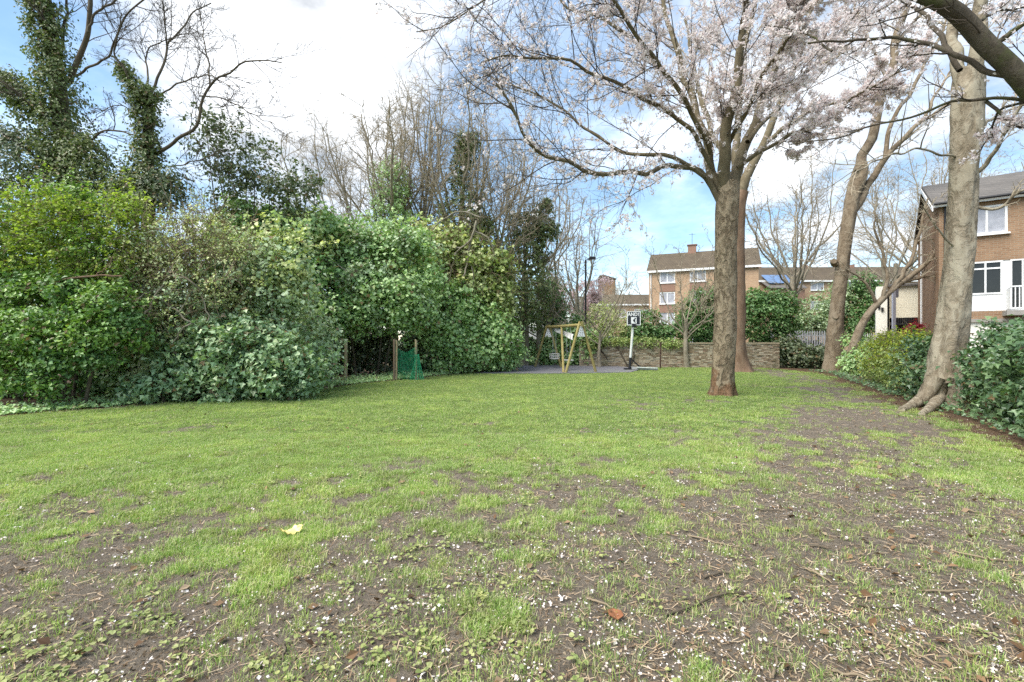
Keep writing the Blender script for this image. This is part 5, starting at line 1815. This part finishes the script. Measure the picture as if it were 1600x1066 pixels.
def bare(name, label, px, py, d, top, spread, nl, w, seed, fork=.35, bark='bark_grey', twig='twig', group=None, lean=0.0, k=(8, 6, 4), flower=None, min_r=.008,
         ivy=None, stemsn=1, up=.02, base_z=0.0):
    nl = int(nl * 1.5)
    spread = spread * 1.3
    """a leafless tree: trunk from the ground at column px, limbs fanning to height top (photo row)"""
    b = at(px, HY, d)
    b[2] = base_z
    zt = CAMZ + (HY - top) / F * d
    sp = spread / F * d
    rg0 = np.random.default_rng(seed)
    trunks = []
    for s in range(stemsn):
        off = np.array([rg0.normal() * .25, rg0.normal() * .25, 0]) * (s > 0)
        f = fork * zt
        x = lean * f
        pts = [b + off - [0, 0, .1], b + off + [x * .3 + rg0.normal() * .06, 0, f * .4], b + off * 2 + [x * .7, rg0.normal() * .1, f * .75], b + off * 3 + [x, 0, f * 1.05]]
        r0 = w / 2 / F * d
        trunks.append((pts, [r0 * 1.35, r0, r0 * .9, r0 * .75]))

    def auto(rg):
        n = nl
        src = rg.integers(0, stemsn, n)
        S, L = [], []
        for i in range(n):
            P, R = spline(trunks[src[i]][0], trunks[src[i]][1], 20)
            j = int(19 * (1 - .45 * rg.random() ** 1.5))
            S.append(P[j])
        S = np.array(S)
        a = np.linspace(0, 2 * np.pi, n, endpoint=False) + rg.random(n) * 1.2
        rad = sp * rg.uniform(.25, 1.0, n)
        n = nl
        tip = np.column_stack([b[0] + lean * zt * .5 + rad * np.cos(a), b[1] + rad * np.sin(a), zt * (1.02 - .22 * rg.random(n)) - (rad / sp) ** 2 * .10 * zt])
        P = np.zeros((n, 12, 3))
        t = np.linspace(0, 1, 12)
        for i in range(n):
            v = tip[i] - S[i]
            out = v * [1, 1, 0]
            P[i] = S[i] + v[None] * t[:, None] + out[None] * (.36 * np.sin(t * np.pi * .9))[:, None]
            P[i, 1:] += np.cumsum(rg.normal(size=(11, 3)) * np.linalg.norm(v) * .012, axis=0)
        r0 = w / 2 / F * d * .38
        R = r0 * rg.uniform(.6, 1, n)[:, None] * np.linspace(1, .22, 12)[None]
        return P, R
    lv = [dict(k=k[0] + 3, l=.31, r=.022, n=6, t0=.2, wob=.15, trop=(0, 0, up), s=4, a0=.4, a1=1.2),
          dict(k=k[1] + 1, l=.45, r=.013, n=4, wob=.17, trop=(0, 0, up * .7), s=3, a0=.4, a1=1.2),
          dict(k=max(2, k[2] - 1), l=.6, r=.008, n=3, wob=.18, trop=(0, 0, up * .5), s=3, a0=.3, a1=.9)]
    r = tree(name, label, b, trunks, [], lv, bark, twig, 'tree', group, seed, 10, .06, flower, None, min_r, auto)
    if ivy:
        for pts, rad, n_, per, size, mat in ivy:
            ivy_on(r, [at(*p) for p in pts], [q / F * pts[0][2] for q in rad], n_, per, size, mat, seed + 3)
    return r


# left: two tall ivy-clad trees
def build_left_trees():
    d = 15.5
    tr = [(px_line([(112, 560), (110, 400), (104, 260), (92, 150), (80, 60), (62, -40), (48, -130)], d), px_rad([46, 36, 34, 30, 26, 22, 18], d))]
    limbs = []
    for p, dd, w0, w1 in (([(108, 130), (125, 85), (140, 40), (142, -20), (150, -90)], [0, -.2, -.4, -.5, -.6], 14, 8),
                          ([(118, 120), (150, 102), (168, 88), (182, 60), (200, 20), (240, -20)], [-.1, -.4, -.7, -1, -1.4, -1.8], 6, 3),
                          ([(138, 50), (150, 20), (175, 5), (195, -15)], [-.4, -.5, -.6, -.7], 6, 4),
                          ([(96, 80), (102, 30), (108, -30)], [0, .3, .6], 8, 5),
                          ([(100, 90), (82, 55), (60, 20), (40, 0)], [0, -.3, -.7, -1], 5, 2),
                          ([(112, 215), (60, 175), (20, 140), (-30, 110)], [0, -.4, -.8, -1.2], 8, 3),
                          ([(112, 300), (50, 240), (5, 210)], [0, -.5, -1], 8, 3),
                          ([(118, 240), (160, 205), (205, 210), (240, 228)], [0, -.4, -.6, -.8], 6, 2),
                          ([(118, 300), (170, 280), (215, 255)], [0, -.5, -1], 6, 2)):
        limbs.append(([at(q[0], q[1], d + e) for q, e in zip(p, dd)], np.linspace(w0 * .8, w1 * .8, len(p)) / 2 / F * d))
    lv = [dict(k=7, l=.45, r=.016, n=6, t0=.3, wob=.16, trop=(0, 0, .04), s=4), dict(k=5, l=.45, r=.010, n=5, wob=.18, s=3), dict(k=3, l=.5, r=.006, n=4, s=3)]
    r = tree('ivy_clad_tree', 'tallest ivy clad tree with ivy up its whole trunk at the far left', at(112, 530, d) * [1, 1, 0], tr, limbs, lv, 'bark_limb', 'twig_dark', seed=31, min_r=.006, sides=12)
    for i, (pts, rad, n, mt) in enumerate(((([(112, 400), (108, 270), (96, 160), (82, 70), (66, 0), (58, -60)]), [54, 34, 26, 21, 18, 16], 1250, 'tree_ivy'),
                                       (([(60, 310), (50, 270), (45, 240), (40, 210)]), [40, 50, 42, 20], 430, 'ivy_dark'),
                                       (([(150, 330), (150, 290), (140, 250), (135, 220)]), [40, 36, 30, 16], 480, 'tree_ivy'),
                                       (([(75, 190), (35, 150), (5, 120)]), [22, 20, 14], 260, 'tree_ivy'))):
        ivy_on(r, [at(p[0], p[1], d - .1) for p in pts], [q / F * d for q in rad], n, 12, .105, mt, 40 + i, .10, 'leaf')
    d = 15.0
    tr = [(px_line([(232, 540), (232, 400), (232, 300), (232, 210), (230, 160), (228, 140)], d), px_rad([30, 24, 22, 20, 18, 14], d))]
    limbs = []
    for p, dd, w0, w1 in (([(234, 245), (262, 228), (300, 208), (312, 175), (328, 135), (360, 112), (400, 95), (440, 98)], [0, -.2, -.4, -.5, -.6, -.8, -1, -1.2], 11, 2),
                          ([(236, 145), (250, 110), (262, 75), (285, 45), (300, 20), (330, 5)], [0, .2, .4, .6, .8, 1], 8, 2.5),
                          ([(228, 150), (205, 130), (195, 105), (178, 85), (185, 50), (190, 20)], [0, -.3, -.5, -.7, -.9, -1], 8, 2),
                          ([(230, 145), (230, 110), (232, 80), (262, 60), (310, 48)], [0, .3, .6, .9, 1.2], 6, 1.5),
                          ([(328, 135), (325, 100), (318, 60), (312, 20)], [-.6, -.3, 0, .2], 5, 1.5),
                          ([(312, 150), (350, 155), (390, 175), (430, 195)], [-.6, -.9, -1.3, -1.6], 4, 1.2),
                          ([(248, 150), (290, 125), (330, 120), (360, 135)], [0, -.5, -1, -1.5], 5, 1.5),
                          ([(262, 75), (258, 40), (255, 0)], [.4, .2, 0], 5, 2),
                          ([(245, 205), (190, 165), (150, 180)], [0, -.4, -.8], 4, 1.2),
                          ([(240, 265), (310, 250), (345, 235)], [0, -.3, -.5], 4, 1.5)):
        limbs.append(([at(q[0], q[1], d + e) for q, e in zip(p, dd)], np.linspace(w0 * .65, w1 * .8, len(p)) / 2 / F * d))
    lv = [dict(k=15, l=.40, r=.011, n=7, t0=.25, wob=.15, trop=(0, 0, .03), s=4), dict(k=6, l=.45, r=.009, n=5, wob=.18, s=3), dict(k=3, l=.5, r=.006, n=4, s=3)]
    r = tree('ivy_clad_tree', 'spreading bare crowned tree with ivy wrapped trunk second from the far left', at(232, 530, d) * [1, 1, 0], tr, limbs, lv, 'bark_limb', 'twig_dark', seed=37, min_r=.0055, sides=12)
    for i, (pts, rad, n, mt) in enumerate(((([(232, 340), (232, 290), (232, 230), (230, 180), (230, 145)]), [34, 24, 13, 13, 18], 480, 'tree_ivy'),
                                       (([(228, 160), (212, 140), (200, 120), (192, 105)]), [14, 10, 8, 6], 130, 'tree_ivy'),
                                       (([(250, 320), (262, 280)]), [34, 22], 220, 'ivy_dark'),
                                       (([(205, 320), (205, 285)]), [26, 20], 180, 'tree_ivy'))):
        ivy_on(r, [at(p[0], p[1], d - .1) for p in pts], [q / F * d for q in rad], n, 11, .105, mt, 60 + i, .09, 'leaf')
    # pale dead stem in front of it
    P = px_line([(230, 330), (226, 300), (229, 275), (222, 255)], d - .8)
    # dark holly-like tree
    d = 17.0
    blobs = [blob(345, 200, d, 32, 24, .7), blob(385, 215, d, 26, 16, .6), blob(352, 255, d, 36, 30, .9), blob(405, 258, d, 40, 30, .9), blob(372, 300, d, 40, 32, .9),
             blob(430, 290, d, 40, 30, .9), blob(465, 305, d, 30, 34, .8), blob(330, 190, d, 14, 14, .4), blob(485, 290, d, 22, 22, .6)]
    bush('holly_tree', 'dark grey green evergreen with ragged crown right of the spreading bare tree', blobs, 290, 12, .17, .11, 'leaf', 'ivy_dark', 'tree', None, 71, .5, 9, 'bark_limb', gap=.46, twigs=160, tl=(.4, 1.4))


build_left_trees()

# middle distance: leafless trees and ivy-covered trunks
BG = 'bare trees behind the ivy thicket'
bare('bare_tree', 'bare brown tree with dense upright twigs left of the ivy columns', 535, 530, 25, 205, 78, 9, 12, 101, .45, 'bark_grey', 'twig', BG, 0, (8, 7, 4))
bare('bare_tree', 'gnarled bare tree with curling boughs behind the short ivy column', 612, 530, 24, 140, 74, 9, 16, 102, .5, 'bark_grey', 'twig', BG, 0, (8, 7, 4),
     ivy=[([(615, 480, 23.6), (615, 400, 23.6), (612, 320, 23.6), (610, 262, 23.6)], [46, 36, 24, 18], 760, 9, .12, 'ivy')])
bare('bare_tree', 'tall bare tree with a straight grey trunk at the top of the thicket', 655, 530, 25, 138, 60, 9, 14, 103, .5, 'bark_grey', 'twig', BG, 0, (8, 7, 4))
bare('bare_tree', 'bare tree with ivy wound thickly to its tallest fork', 722, 530, 24.5, 142, 72, 9, 16, 104, .5, 'bark_grey', 'twig', BG, 0, (8, 7, 4),
     ivy=[([(725, 500, 24), (725, 400, 24), (722, 320, 24), (722, 260, 24), (726, 215, 24)], [60, 46, 26, 13, 10], 1000, 9, .12, 'tree_ivy'),
          ([(732, 240, 24), (738, 212, 24)], [11, 9], 90, 8, .12, 'tree_ivy')])
bare('bare_tree', 'slender bare tree leaning right at the edge of the thicket', 770, 530, 25, 150, 60, 8, 11, 105, .45, 'bark_grey', 'twig', BG, .04, (8, 6, 4),
     ivy=[([(755, 480, 24.2), (752, 400, 24.2), (748, 340, 24.2)], [46, 34, 18], 620, 9, .12, 'tree_ivy')])
bare('ivy_clad_tree', 'dark ivy clad forked trunk standing in the gap of sky', 818, 530, 27, 262, 60, 7, 13, 106, .45, 'bark_grey', 'twig', None, .02, (7, 6, 3),
     ivy=[([(818, 510, 26.6), (818, 440, 26.6), (822, 380, 26.6), (822, 335, 26.6)], [40, 36, 28, 16], 700, 9, .15, 'tree_ivy'),
          ([(830, 375, 26.6), (845, 345, 26.6), (853, 315, 26.6)], [16, 14, 8], 150, 9, .15, 'tree_ivy'), ([(848, 372, 26.6), (860, 352, 26.6)], [16, 10], 80, 9, .15, 'tree_ivy')])
bare('bare_tree', 'pale trunked bare tree left of the street lamp', 862, 530, 30, 262, 42, 6, 9, 107, .42, 'bark_pale', 'twig', None, .05, (6, 5, 3), min_r=.008, stemsn=2)
bare('bare_tree', 'slim bare tree with pale upright stems right beside the street lamp', 900, 530, 33, 290, 38, 6, 8, 108, .35, 'bark_pale', 'twig', None, .02, (6, 5, 3), min_r=.008, stemsn=2)
bare('bare_tree', 'spreading bare tree between the two brown trunks before the terrace', 1236, 530, 34, 250, 82, 10, 12, 109, .40, 'bark_grey', 'twig', None, .02, (9, 6, 4), min_r=.009)
bare('bare_tree', 'bare grey stems grouped behind the slanting forked tree', 1402, 530, 36, 245, 60, 8, 9, 110, .45, 'bark_grey', 'twig', None, -.02, (8, 6, 4), min_r=.010, stemsn=2)
bare('bare_tree', 'wide twiggy tree behind the townhouse roof left of its ridge', 1452, 530, 42, 215, 70, 9, 11, 111, .5, 'bark_grey', 'twig', None, 0, (8, 6, 4), min_r=.011)
bare('bare_tree', 'wide twiggy tree behind the townhouse roof over its right end', 1585, 530, 40, 215, 90, 10, 12, 112, .5, 'bark_grey', 'twig', None, 0, (8, 6, 4), min_r=.011)
bare('bare_tree', 'pale twiggy young tree half hiding the low rear wing', 952, 530, 42, 425, 34, 7, 6, 117, .3, 'bark_pale', 'twig', None, 0, (7, 6, 4), None, .010, stemsn=2)
bare('blossom_tree', 'small pinkish blossom tree beyond the swing set', 884, 530, 36, 432, 36, 9, 7, 113, .35, 'bark_grey', 'twig', None, 0, (7, 6, 3), ('pink', 3200, .10, 3, .12, None), .010)
bare('small_tree', 'small bare fruit tree standing in front of the brick wall', 1073, 530, 25.2, 380, 62, 6, 7.5, 114, .36, 'bark_grey', 'twig', None, -.01, (8, 6, 4), None, .007, up=.02)
bare('sapling', 'thin forked bare sapling at the left end of the brick wall', 937, 530, 25.4, 405, 70, 5, 5, 115, .32, 'bark_grey', 'twig', None, .02, (6, 5, 3), None, .007, up=.03)
bare('sapling', 'crooked pale sapling leaning over the hedge left of the swing', 838, 530, 27, 395, 60, 6, 7, 116, .30, 'bark_pale', 'twig_tan', None, .08, (7, 5, 3), None, .008, up=.0)

# ------------------------------------------------------------------ shrubs and hedges
d = 11.6
bush('golden_shrub', 'bright yellow green leafy shrub at the top of the left thicket',
     [blob(30, 370, d, 70, 60, .9), blob(110, 350, d, 65, 50, .9), blob(180, 365, d, 50, 50, .8), blob(120, 400, d, 100, 50, .9), blob(-60, 380, d, 70, 60, .9), blob(200, 410, d, 50, 45, .7), blob(130, 318, d, 34, 22, .5), blob(215, 335, d, 28, 20, .4), blob(60, 330, d, 30, 22, .4), blob(150, 450, d + .3, 80, 40, .6), blob(30, 440, d + .3, 60, 36, .6)],
     1300, 10, .15, .07, 'leaf', 'yellow', seed=201, rough=.45, twigs=420, shoots=.36, gap=.43, mix=('laurel', .32), tr=.009)
d = 10.6
bush('laurel_shrub', 'deep green glossy laurel shrub below the yellow green one',
     [blob(30, 470, d + .3, 60, 34, .6), blob(110, 455, d + .4, 60, 26, .6), blob(170, 480, d, 48, 28, .5), blob(60, 515, d - .2, 80, 28, .6), blob(140, 525, d - .2, 62, 24, .5), blob(-70, 500, d, 70, 70, .8),
      blob(15, 555, d - .4, 46, 18, .4), blob(90, 565, d - .3, 50, 18, .4), blob(205, 515, d + .2, 30, 26, .4), blob(20, 600, d - .5, 40, 14, .35), blob(165, 560, d - .1, 34, 14, .3), blob(80, 605, d - .5, 26, 12, .25)],
     1250, 11, .11, .08, 'leaf', 'laurel', seed=202, rough=.45, nstem=6, shoots=.16, gap=.42, mix=('deep', .25))
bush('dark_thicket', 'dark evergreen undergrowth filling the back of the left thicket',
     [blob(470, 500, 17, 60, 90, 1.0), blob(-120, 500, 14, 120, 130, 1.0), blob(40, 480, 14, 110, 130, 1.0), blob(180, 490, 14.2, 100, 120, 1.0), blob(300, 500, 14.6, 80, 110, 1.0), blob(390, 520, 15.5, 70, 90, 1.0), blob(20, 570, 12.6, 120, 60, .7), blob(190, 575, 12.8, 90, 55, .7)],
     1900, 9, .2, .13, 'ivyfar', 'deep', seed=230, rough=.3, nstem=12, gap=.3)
d = 12.0
bush('bramble_thicket', 'brownish twiggy bramble tangle between the yellow shrub and the ivy',
     [blob(265, 400, d, 60, 60, .8), blob(300, 450, d, 55, 60, .8), blob(330, 385, d, 55, 50, .8), blob(255, 480, d, 45, 50, .7), blob(365, 430, d, 45, 55, .8)],
     750, 9, .14, .06, 'leaf', 'olive', seed=203, rough=.42, twigs=1100, stem_mat='twig_tan', shoots=.2, gap=.45, tl=(.4, 1.5), tr=.010, mix=('silver', .28))
d = 13.0
bush('grey_ivy_shrub', 'grey green ivy shrub left of the big overhanging ivy bush',
     [blob(395, 440, d, 62, 58, .9), blob(440, 470, d, 55, 60, .9), blob(380, 500, d, 60, 45, .8), blob(455, 410, d, 40, 50, .7), blob(350, 470, d, 40, 40, .7)],
     1150, 11, .14, .085, 'ivy', 'silver', seed=204, rough=.45, mix=('olive', .3), twigs=300, tl=(.3, 1.0), tr=.009)
d = 11.9
bush('ivy_mound', 'low mound of large pale ivy leaves spilling onto the lawn edge',
     [blob(300, 560, d, 50, 46, .6), blob(370, 545, d, 62, 48, .7), blob(420, 570, d, 52, 42, .6), blob(465, 590, d + .3, 36, 28, .5), blob(340, 600, d - .2, 60, 28, .5), blob(265, 600, d, 34, 24, .4)],
     900, 9, .13, .10, 'ivy', 'ivy_big', seed=205, rough=.5, shoots=.2, gap=.43)
bush('ivy_mound', 'grey leaved low tangle between the laurel and the pale ivy mound',
     [blob(250, 560, 12.4, 46, 36, .5), blob(210, 585, 12.2, 40, 26, .5), blob(330, 520, 12.6, 60, 34, .6), blob(430, 530, 13.2, 50, 36, .6), blob(490, 560, 14.2, 34, 40, .6), blob(500, 520, 15, 30, 50, .6)],
     760, 9, .14, .085, 'ivy', 'silver', seed=233, rough=.5, mix=('ivy', .35), gap=.42, twigs=120)
bush('ivy_mound', 'small clump of broad pale leaves at the foot of the left thicket', [blob(232, 608, 11.2, 34, 18, .35)], 90, 8, .09, .11, 'ivy', 'ivy_big', seed=206, nstem=3)
d = 19.0
bush('ivy_bush', 'big overhanging ivy bush with drooping pale sprays above the wooden stakes',
     [blob(545, 402, d, 62, 36, 1.1), blob(600, 420, d, 72, 58, 1.2), blob(530, 440, d, 62, 54, 1.2), blob(590, 472, d - .5, 70, 42, 1.1), blob(640, 470, d, 40, 46, 1.0), blob(545, 482, d - .5, 50, 32, 1.0), blob(622, 386, d, 42, 26, 1.0), blob(500, 410, d, 40, 40, 1.0)],
     2600, 11, .17, .105, 'ivy', 'ivy', seed=207, rough=.42, mix=('silver', .3), nstem=3, twigs=260, gap=.42, tr=.009, tl=(.3, 1.2))
d = 18.0
bush('ivy_bush', 'upper ivy covered hump rising behind the grey green shrub',
     [blob(400, 375, d, 56, 40, 1.2), blob(455, 372, d, 56, 38, 1.2), blob(500, 370, d, 42, 34, 1.1), blob(370, 400, d, 40, 45, 1.0), blob(440, 400, d, 55, 50, 1.2)],
     1300, 11, .18, .13, 'ivy', 'ivy', seed=208, rough=.45, mix=('olive', .3), twigs=260, tl=(.3, 1.4), tr=.010)
d = 21.0
bush('ivy_hedge', 'tall clipped looking ivy hedge running from the netting to the swing',
     [blob(700, 500, d, 42, 44, .9), blob(745, 522, d + .6, 42, 44, .9), blob(785, 540, d + 1.2, 28, 33, .9), blob(690, 540, d - .2, 30, 40, .8), blob(740, 550, d + .4, 45, 30, .8), blob(670, 470, d, 35, 36, .9), blob(790, 545, d + 1.5, 22, 30, .8)],
     1500, 11, .17, .13, 'ivy', 'ivy', seed=209, rough=.32)
bush('ivy_bush', 'pale green ivy swathe behind the hedge under the bare trees',
     [blob(680, 420, 22.5, 45, 60, 1.2), blob(745, 440, 22.5, 40, 42, 1.1), blob(722, 398, 22.8, 28, 24, .8), blob(650, 410, 22.8, 28, 28, .8), blob(775, 450, 23, 24, 40, .9)],
     1700, 11, .2, .15, 'ivy', 'ivy_warm', seed=210, rough=.45, mix=('olive', .5), twigs=1300, tl=(.6, 2.4), tr=.014)
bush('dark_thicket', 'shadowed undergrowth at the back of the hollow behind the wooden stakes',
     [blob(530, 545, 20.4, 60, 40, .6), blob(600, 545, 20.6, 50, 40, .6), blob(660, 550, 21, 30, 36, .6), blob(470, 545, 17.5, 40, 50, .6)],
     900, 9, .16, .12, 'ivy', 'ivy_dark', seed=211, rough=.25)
bush('evergreen_shrub', 'dark green shrub behind the white van left of the swing', [blob(800, 500, 29, 30, 26, 1.), blob(850, 480, 30, 30, 36, 1.), blob(870, 520, 29.5, 20, 22, .8)], 520, 9, .22, .16, 'leaf', 'deep', seed=212)
bush('ivy_hedge', 'ivy hedge behind the swing seats at the left end of the wall',
     [blob(860, 548, 27.5, 26, 24, .6), blob(895, 545, 27.2, 26, 30, .6), blob(918, 540, 26.6, 14, 26, .5), blob(830, 552, 27.5, 20, 20, .5)], 620, 9, .16, .13, 'ivy', 'ivy', seed=213)
bush('conifer', 'small dark pointed evergreen behind the swing set', [blob(904, 500, 31, 10, 14, .5), blob(904, 513, 31, 16, 14, .6)], 120, 9, .16, .12, 'leaf', 'deep', 'shrub', seed=214, nstem=2)
bush('grey_shrub', 'loose grey green shrub above the wall behind the sapling', [blob(960, 512, 28.5, 24, 22, .8), blob(940, 500, 29, 20, 22, .7), blob(985, 520, 28.5, 16, 18, .7)], 300, 8, .2, .11, 'leaf', 'olive', seed=215, twigs=260)
bush('evergreen_shrub', 'glossy dark shrub right behind the basketball board', [blob(1010, 512, 28, 20, 24, .8), blob(1028, 525, 28, 16, 16, .7), blob(995, 522, 28, 16, 14, .7)], 380, 10, .18, .14, 'leaf', 'deep', seed=216)
bush('evergreen_shrub', 'tall dark shrub between the flats and the pale cherry trunk', [blob(1095, 495, 27.5, 32, 34, .9), blob(1075, 515, 27.3, 26, 24, .8), blob(1118, 505, 27.5, 24, 36, .8), blob(1052, 527, 27.2, 18, 13, .6), blob(1100, 470, 27.5, 22, 16, .7)], 760, 10, .18, .14, 'leaf', 'deep', seed=217)
bush('rounded_shrub', 'large rounded deep green shrub right of the cherry trunks above the wall', [blob(1195, 500, 27.5, 44, 36, 1.1), blob(1180, 475, 27.6, 26, 18, .8), blob(1215, 480, 27.6, 24, 20, .8), blob(1170, 520, 27.4, 22, 18, .8)], 820, 10, .18, .14, 'leaf', 'deep', seed=218)
bush('variegated_shrub', 'pale green shrub beside the slanting tree in front of the terrace', [blob(1280, 492, 33, 30, 26, 1.0), blob(1308, 468, 33, 20, 26, 1.0), blob(1255, 502, 33, 26, 18, .8), blob(1315, 490, 33.4, 20, 30, .8)], 760, 9, .22, .15, 'leaf', 'silver', seed=219)
bush('evergreen_shrub', 'mid green shrub between the slanting tree and the garage', [blob(1350, 475, 32, 20, 36, .8), blob(1338, 505, 32, 18, 22, .8), blob(1364, 480, 32, 12, 34, .7), blob(1345, 445, 32, 16, 16, .6)], 640, 9, .2, .14, 'leaf', 'deep', seed=220, twigs=120)
bush('ivy_mound', 'dark ivy mound at the right end of the brick wall', [blob(1235, 556, 25.2, 24, 22, .6), blob(1262, 562, 24.6, 26, 15, .5), blob(1285, 556, 24.4, 16, 18, .5), blob(1222, 545, 25.6, 14, 14, .5)], 470, 9, .15, .11, 'ivy', 'ivy_dark', seed=221)
bush('ivy_mound', 'ivy growth filling the gap right of the slanting trunk', [blob(1335, 550, 20.5, 18, 26, .5), blob(1350, 565, 19.5, 18, 24, .5), blob(1328, 575, 20, 14, 18, .5)], 330, 9, .13, .10, 'ivy', 'ivy', seed=222)
bush('wall_ivy', 'ivy capping the left stretch of the brick wall', [blob(930, 534, 26.1, 18, 8, .3), blob(968, 535, 26, 26, 6, .3), blob(1010, 536, 25.8, 26, 7, .3), blob(1050, 538, 25.6, 20, 6, .3)], 300, 8, .12, .09, 'leaf', 'ivy_warm', 'ivy', seed=223, nstem=3)
bush('red_shrub', 'small crimson leaved shrub in front of the dark garage opening', [blob(1427, 515, 22.5, 9, 13, .35), blob(1422, 522, 22.4, 9, 9, .3)], 90, 8, .12, .09, 'leaf', 'red', seed=224, nstem=3)


def dead_branches():
    for lab, d0, lines in (('long reddish bare branch arching across the front of the yellow green shrub', 10.6, [([(30, 455), (90, 440), (150, 430), (190, 432)], 5), ([(150, 430), (170, 415), (178, 400)], 2)]),
                           ('tangle of pale dead branches in front of the bramble thicket', 11.0, [([(225, 495), (245, 460), (262, 430), (275, 408)], 4), ([(245, 462), (270, 480), (300, 505), (330, 520)], 4), ([(262, 430), (300, 440), (318, 470), (326, 500)], 4),
                                                                                                  ([(300, 505), (285, 515), (268, 540)], 3), ([(238, 475), (225, 520), (216, 575)], 3), ([(280, 487), (292, 470), (300, 450)], 2.5), ([(215, 470), (235, 455), (280, 452)], 2.5)]),
                           ('pale dead vine with curling branches hanging over the ivy swathe', 21.0, [([(745, 345), (735, 375), (712, 395), (690, 420)], 4), ([(735, 375), (730, 410), (722, 440), (714, 470)], 4), ([(712, 395), (705, 425), (700, 450)], 3),
                                                                                                     ([(720, 388), (695, 385), (672, 400)], 3), ([(740, 360), (765, 375), (772, 400)], 3), ([(730, 405), (740, 430), (738, 455)], 3), ([(690, 420), (680, 438), (684, 455)], 2.5), ([(750, 340), (720, 330), (690, 345), (665, 370)], 3.5)]),
                           ('thin pale bare branches crossing the upper part of the big ivy bush', 17.4, [([(480, 420), (500, 405), (520, 410), (545, 425)], 3), ([(500, 405), (505, 380), (498, 362)], 2.5), ([(470, 395), (490, 412), (520, 440)], 2.5)])):
        a = at(lines[0][0][0][0], lines[0][0][0][1], d0)
        root = thing('dead_branch', lab, 'branch', (a[0], a[1], 0))
        rg = np.random.default_rng(int(d0 * 10))
        o = np.array([a[0], a[1], 0])
        for pts, w in lines:
            P = [at(px, py, d0 + rg.normal() * .12) for px, py in pts]
            P, R = spline(P, np.linspace(w, w * .4, len(P)) / 2 / F * d0, 14)
            P[1:] += rg.normal(size=(13, 3)) * .015
            MB().tube(P - o, R, 6).obj('branch', M['bark_pale'] if d0 != 10.6 else M['bark_red'], root, smooth=True)
            S, D, L, q = spawn(P[None], R[None], 9, .1, 1, .4, 1.2, .3, .006, rg)
            PP, RR = grow(S, D, L, np.maximum(q, .004), 6, .2, (0, 0, -.05), rg)
            V, Q = tubes(PP, RR, 3)
            link('twigs', make_mesh('twigs', V - o, Q, None, M['twig_tan'], True), root, None, 'stuff')


dead_branches()


def along(pts, f, t):
    """points along the right hedge"""
    return None


def right_hedges():
    def pt(y, back):
        return np.array([x_right(y) + back + .55, y + .25, 0])
    rg = np.random.default_rng(4)
    bl = []
    for y in np.arange(12.3, 16.8, .55):
        p = pt(y, .65)
        h = .82 + .06 * math.sin(y * 3)
        bl.append((np.array([p[0], p[1], h]), np.array([.62, .55, h])))
    bush('privet_hedge', 'hedge with bright yellow green top and twiggy face behind the big trunk', bl, 1250, 10, .11, .062, 'leaf', 'golden', 'hedge', seed=225, rough=.16, twigs=520, inner=.2, mix=('ivy_warm', .62, .35))
    bl = []
    for y in np.arange(11.2, 13.2, .5):
        p = pt(y, .55)
        bl.append((np.array([p[0], p[1], .72]), np.array([.55, .5, .74])))
    bush('ivy_hedge', 'dark ivy stretch of hedge left of the big pale trunk', bl, 520, 10, .10, .08, 'ivy', 'hedge_ivy', 'hedge', seed=226, rough=.16)
    bl = []
    for y in np.arange(4.2, 9.9, .5):
        p = pt(y, .72 + .24 * sstep(7.5, 9.5, y))
        h = .87 + .04 * math.sin(y * 2.2)
        bl.append((np.array([p[0], p[1], h]), np.array([.66, .52, h])))
    bush('ivy_hedge', 'broad leaved ivy hedge filling the right edge below the townhouse', bl, 2500, 10, .11, .085, 'ivy', 'hedge_ivy', 'hedge', seed=227, rough=.16, front=.6)


right_hedges()


def ground_ivy():
    rg = np.random.default_rng(77)
    n = 13000
    y = rg.uniform(7.5, 25, n)
    back = np.abs(rg.normal(size=n)) * .7 + .02
    x = x_left(y) - back * 1.0
    z = .02 + np.minimum(back, 1.2) * .16 * rg.random(n) + .05 * rg.random(n)
    C = np.column_stack([x, y, z])
    C = C[(C[:, 0] > -14)]
    V, T = cards(C, rg.normal(size=C.shape) * .45 + [.1, -.3, .9], rg.uniform(.05, .10, len(C)), 'ivy', rg)
    link('ground_ivy', make_mesh('ground_ivy', V, None, T, M['ivy']), None, None, 'stuff')
    n = 1500
    y = rg.uniform(5.2, 22, n)
    x = x_right(y) + np.abs(rg.normal(size=n)) * .35 + .12
    C = np.column_stack([x, y, .02 + .12 * rg.random(n)])
    V, T = cards(C, rg.normal(size=C.shape) * .45 + [-.2, -.3, .9], rg.uniform(.05, .09, len(C)), 'ivy', rg)
    link('trailing_ivy', make_mesh('trailing_ivy', V, None, T, M['hedge_ivy']), None, None, 'stuff')


ground_ivy()
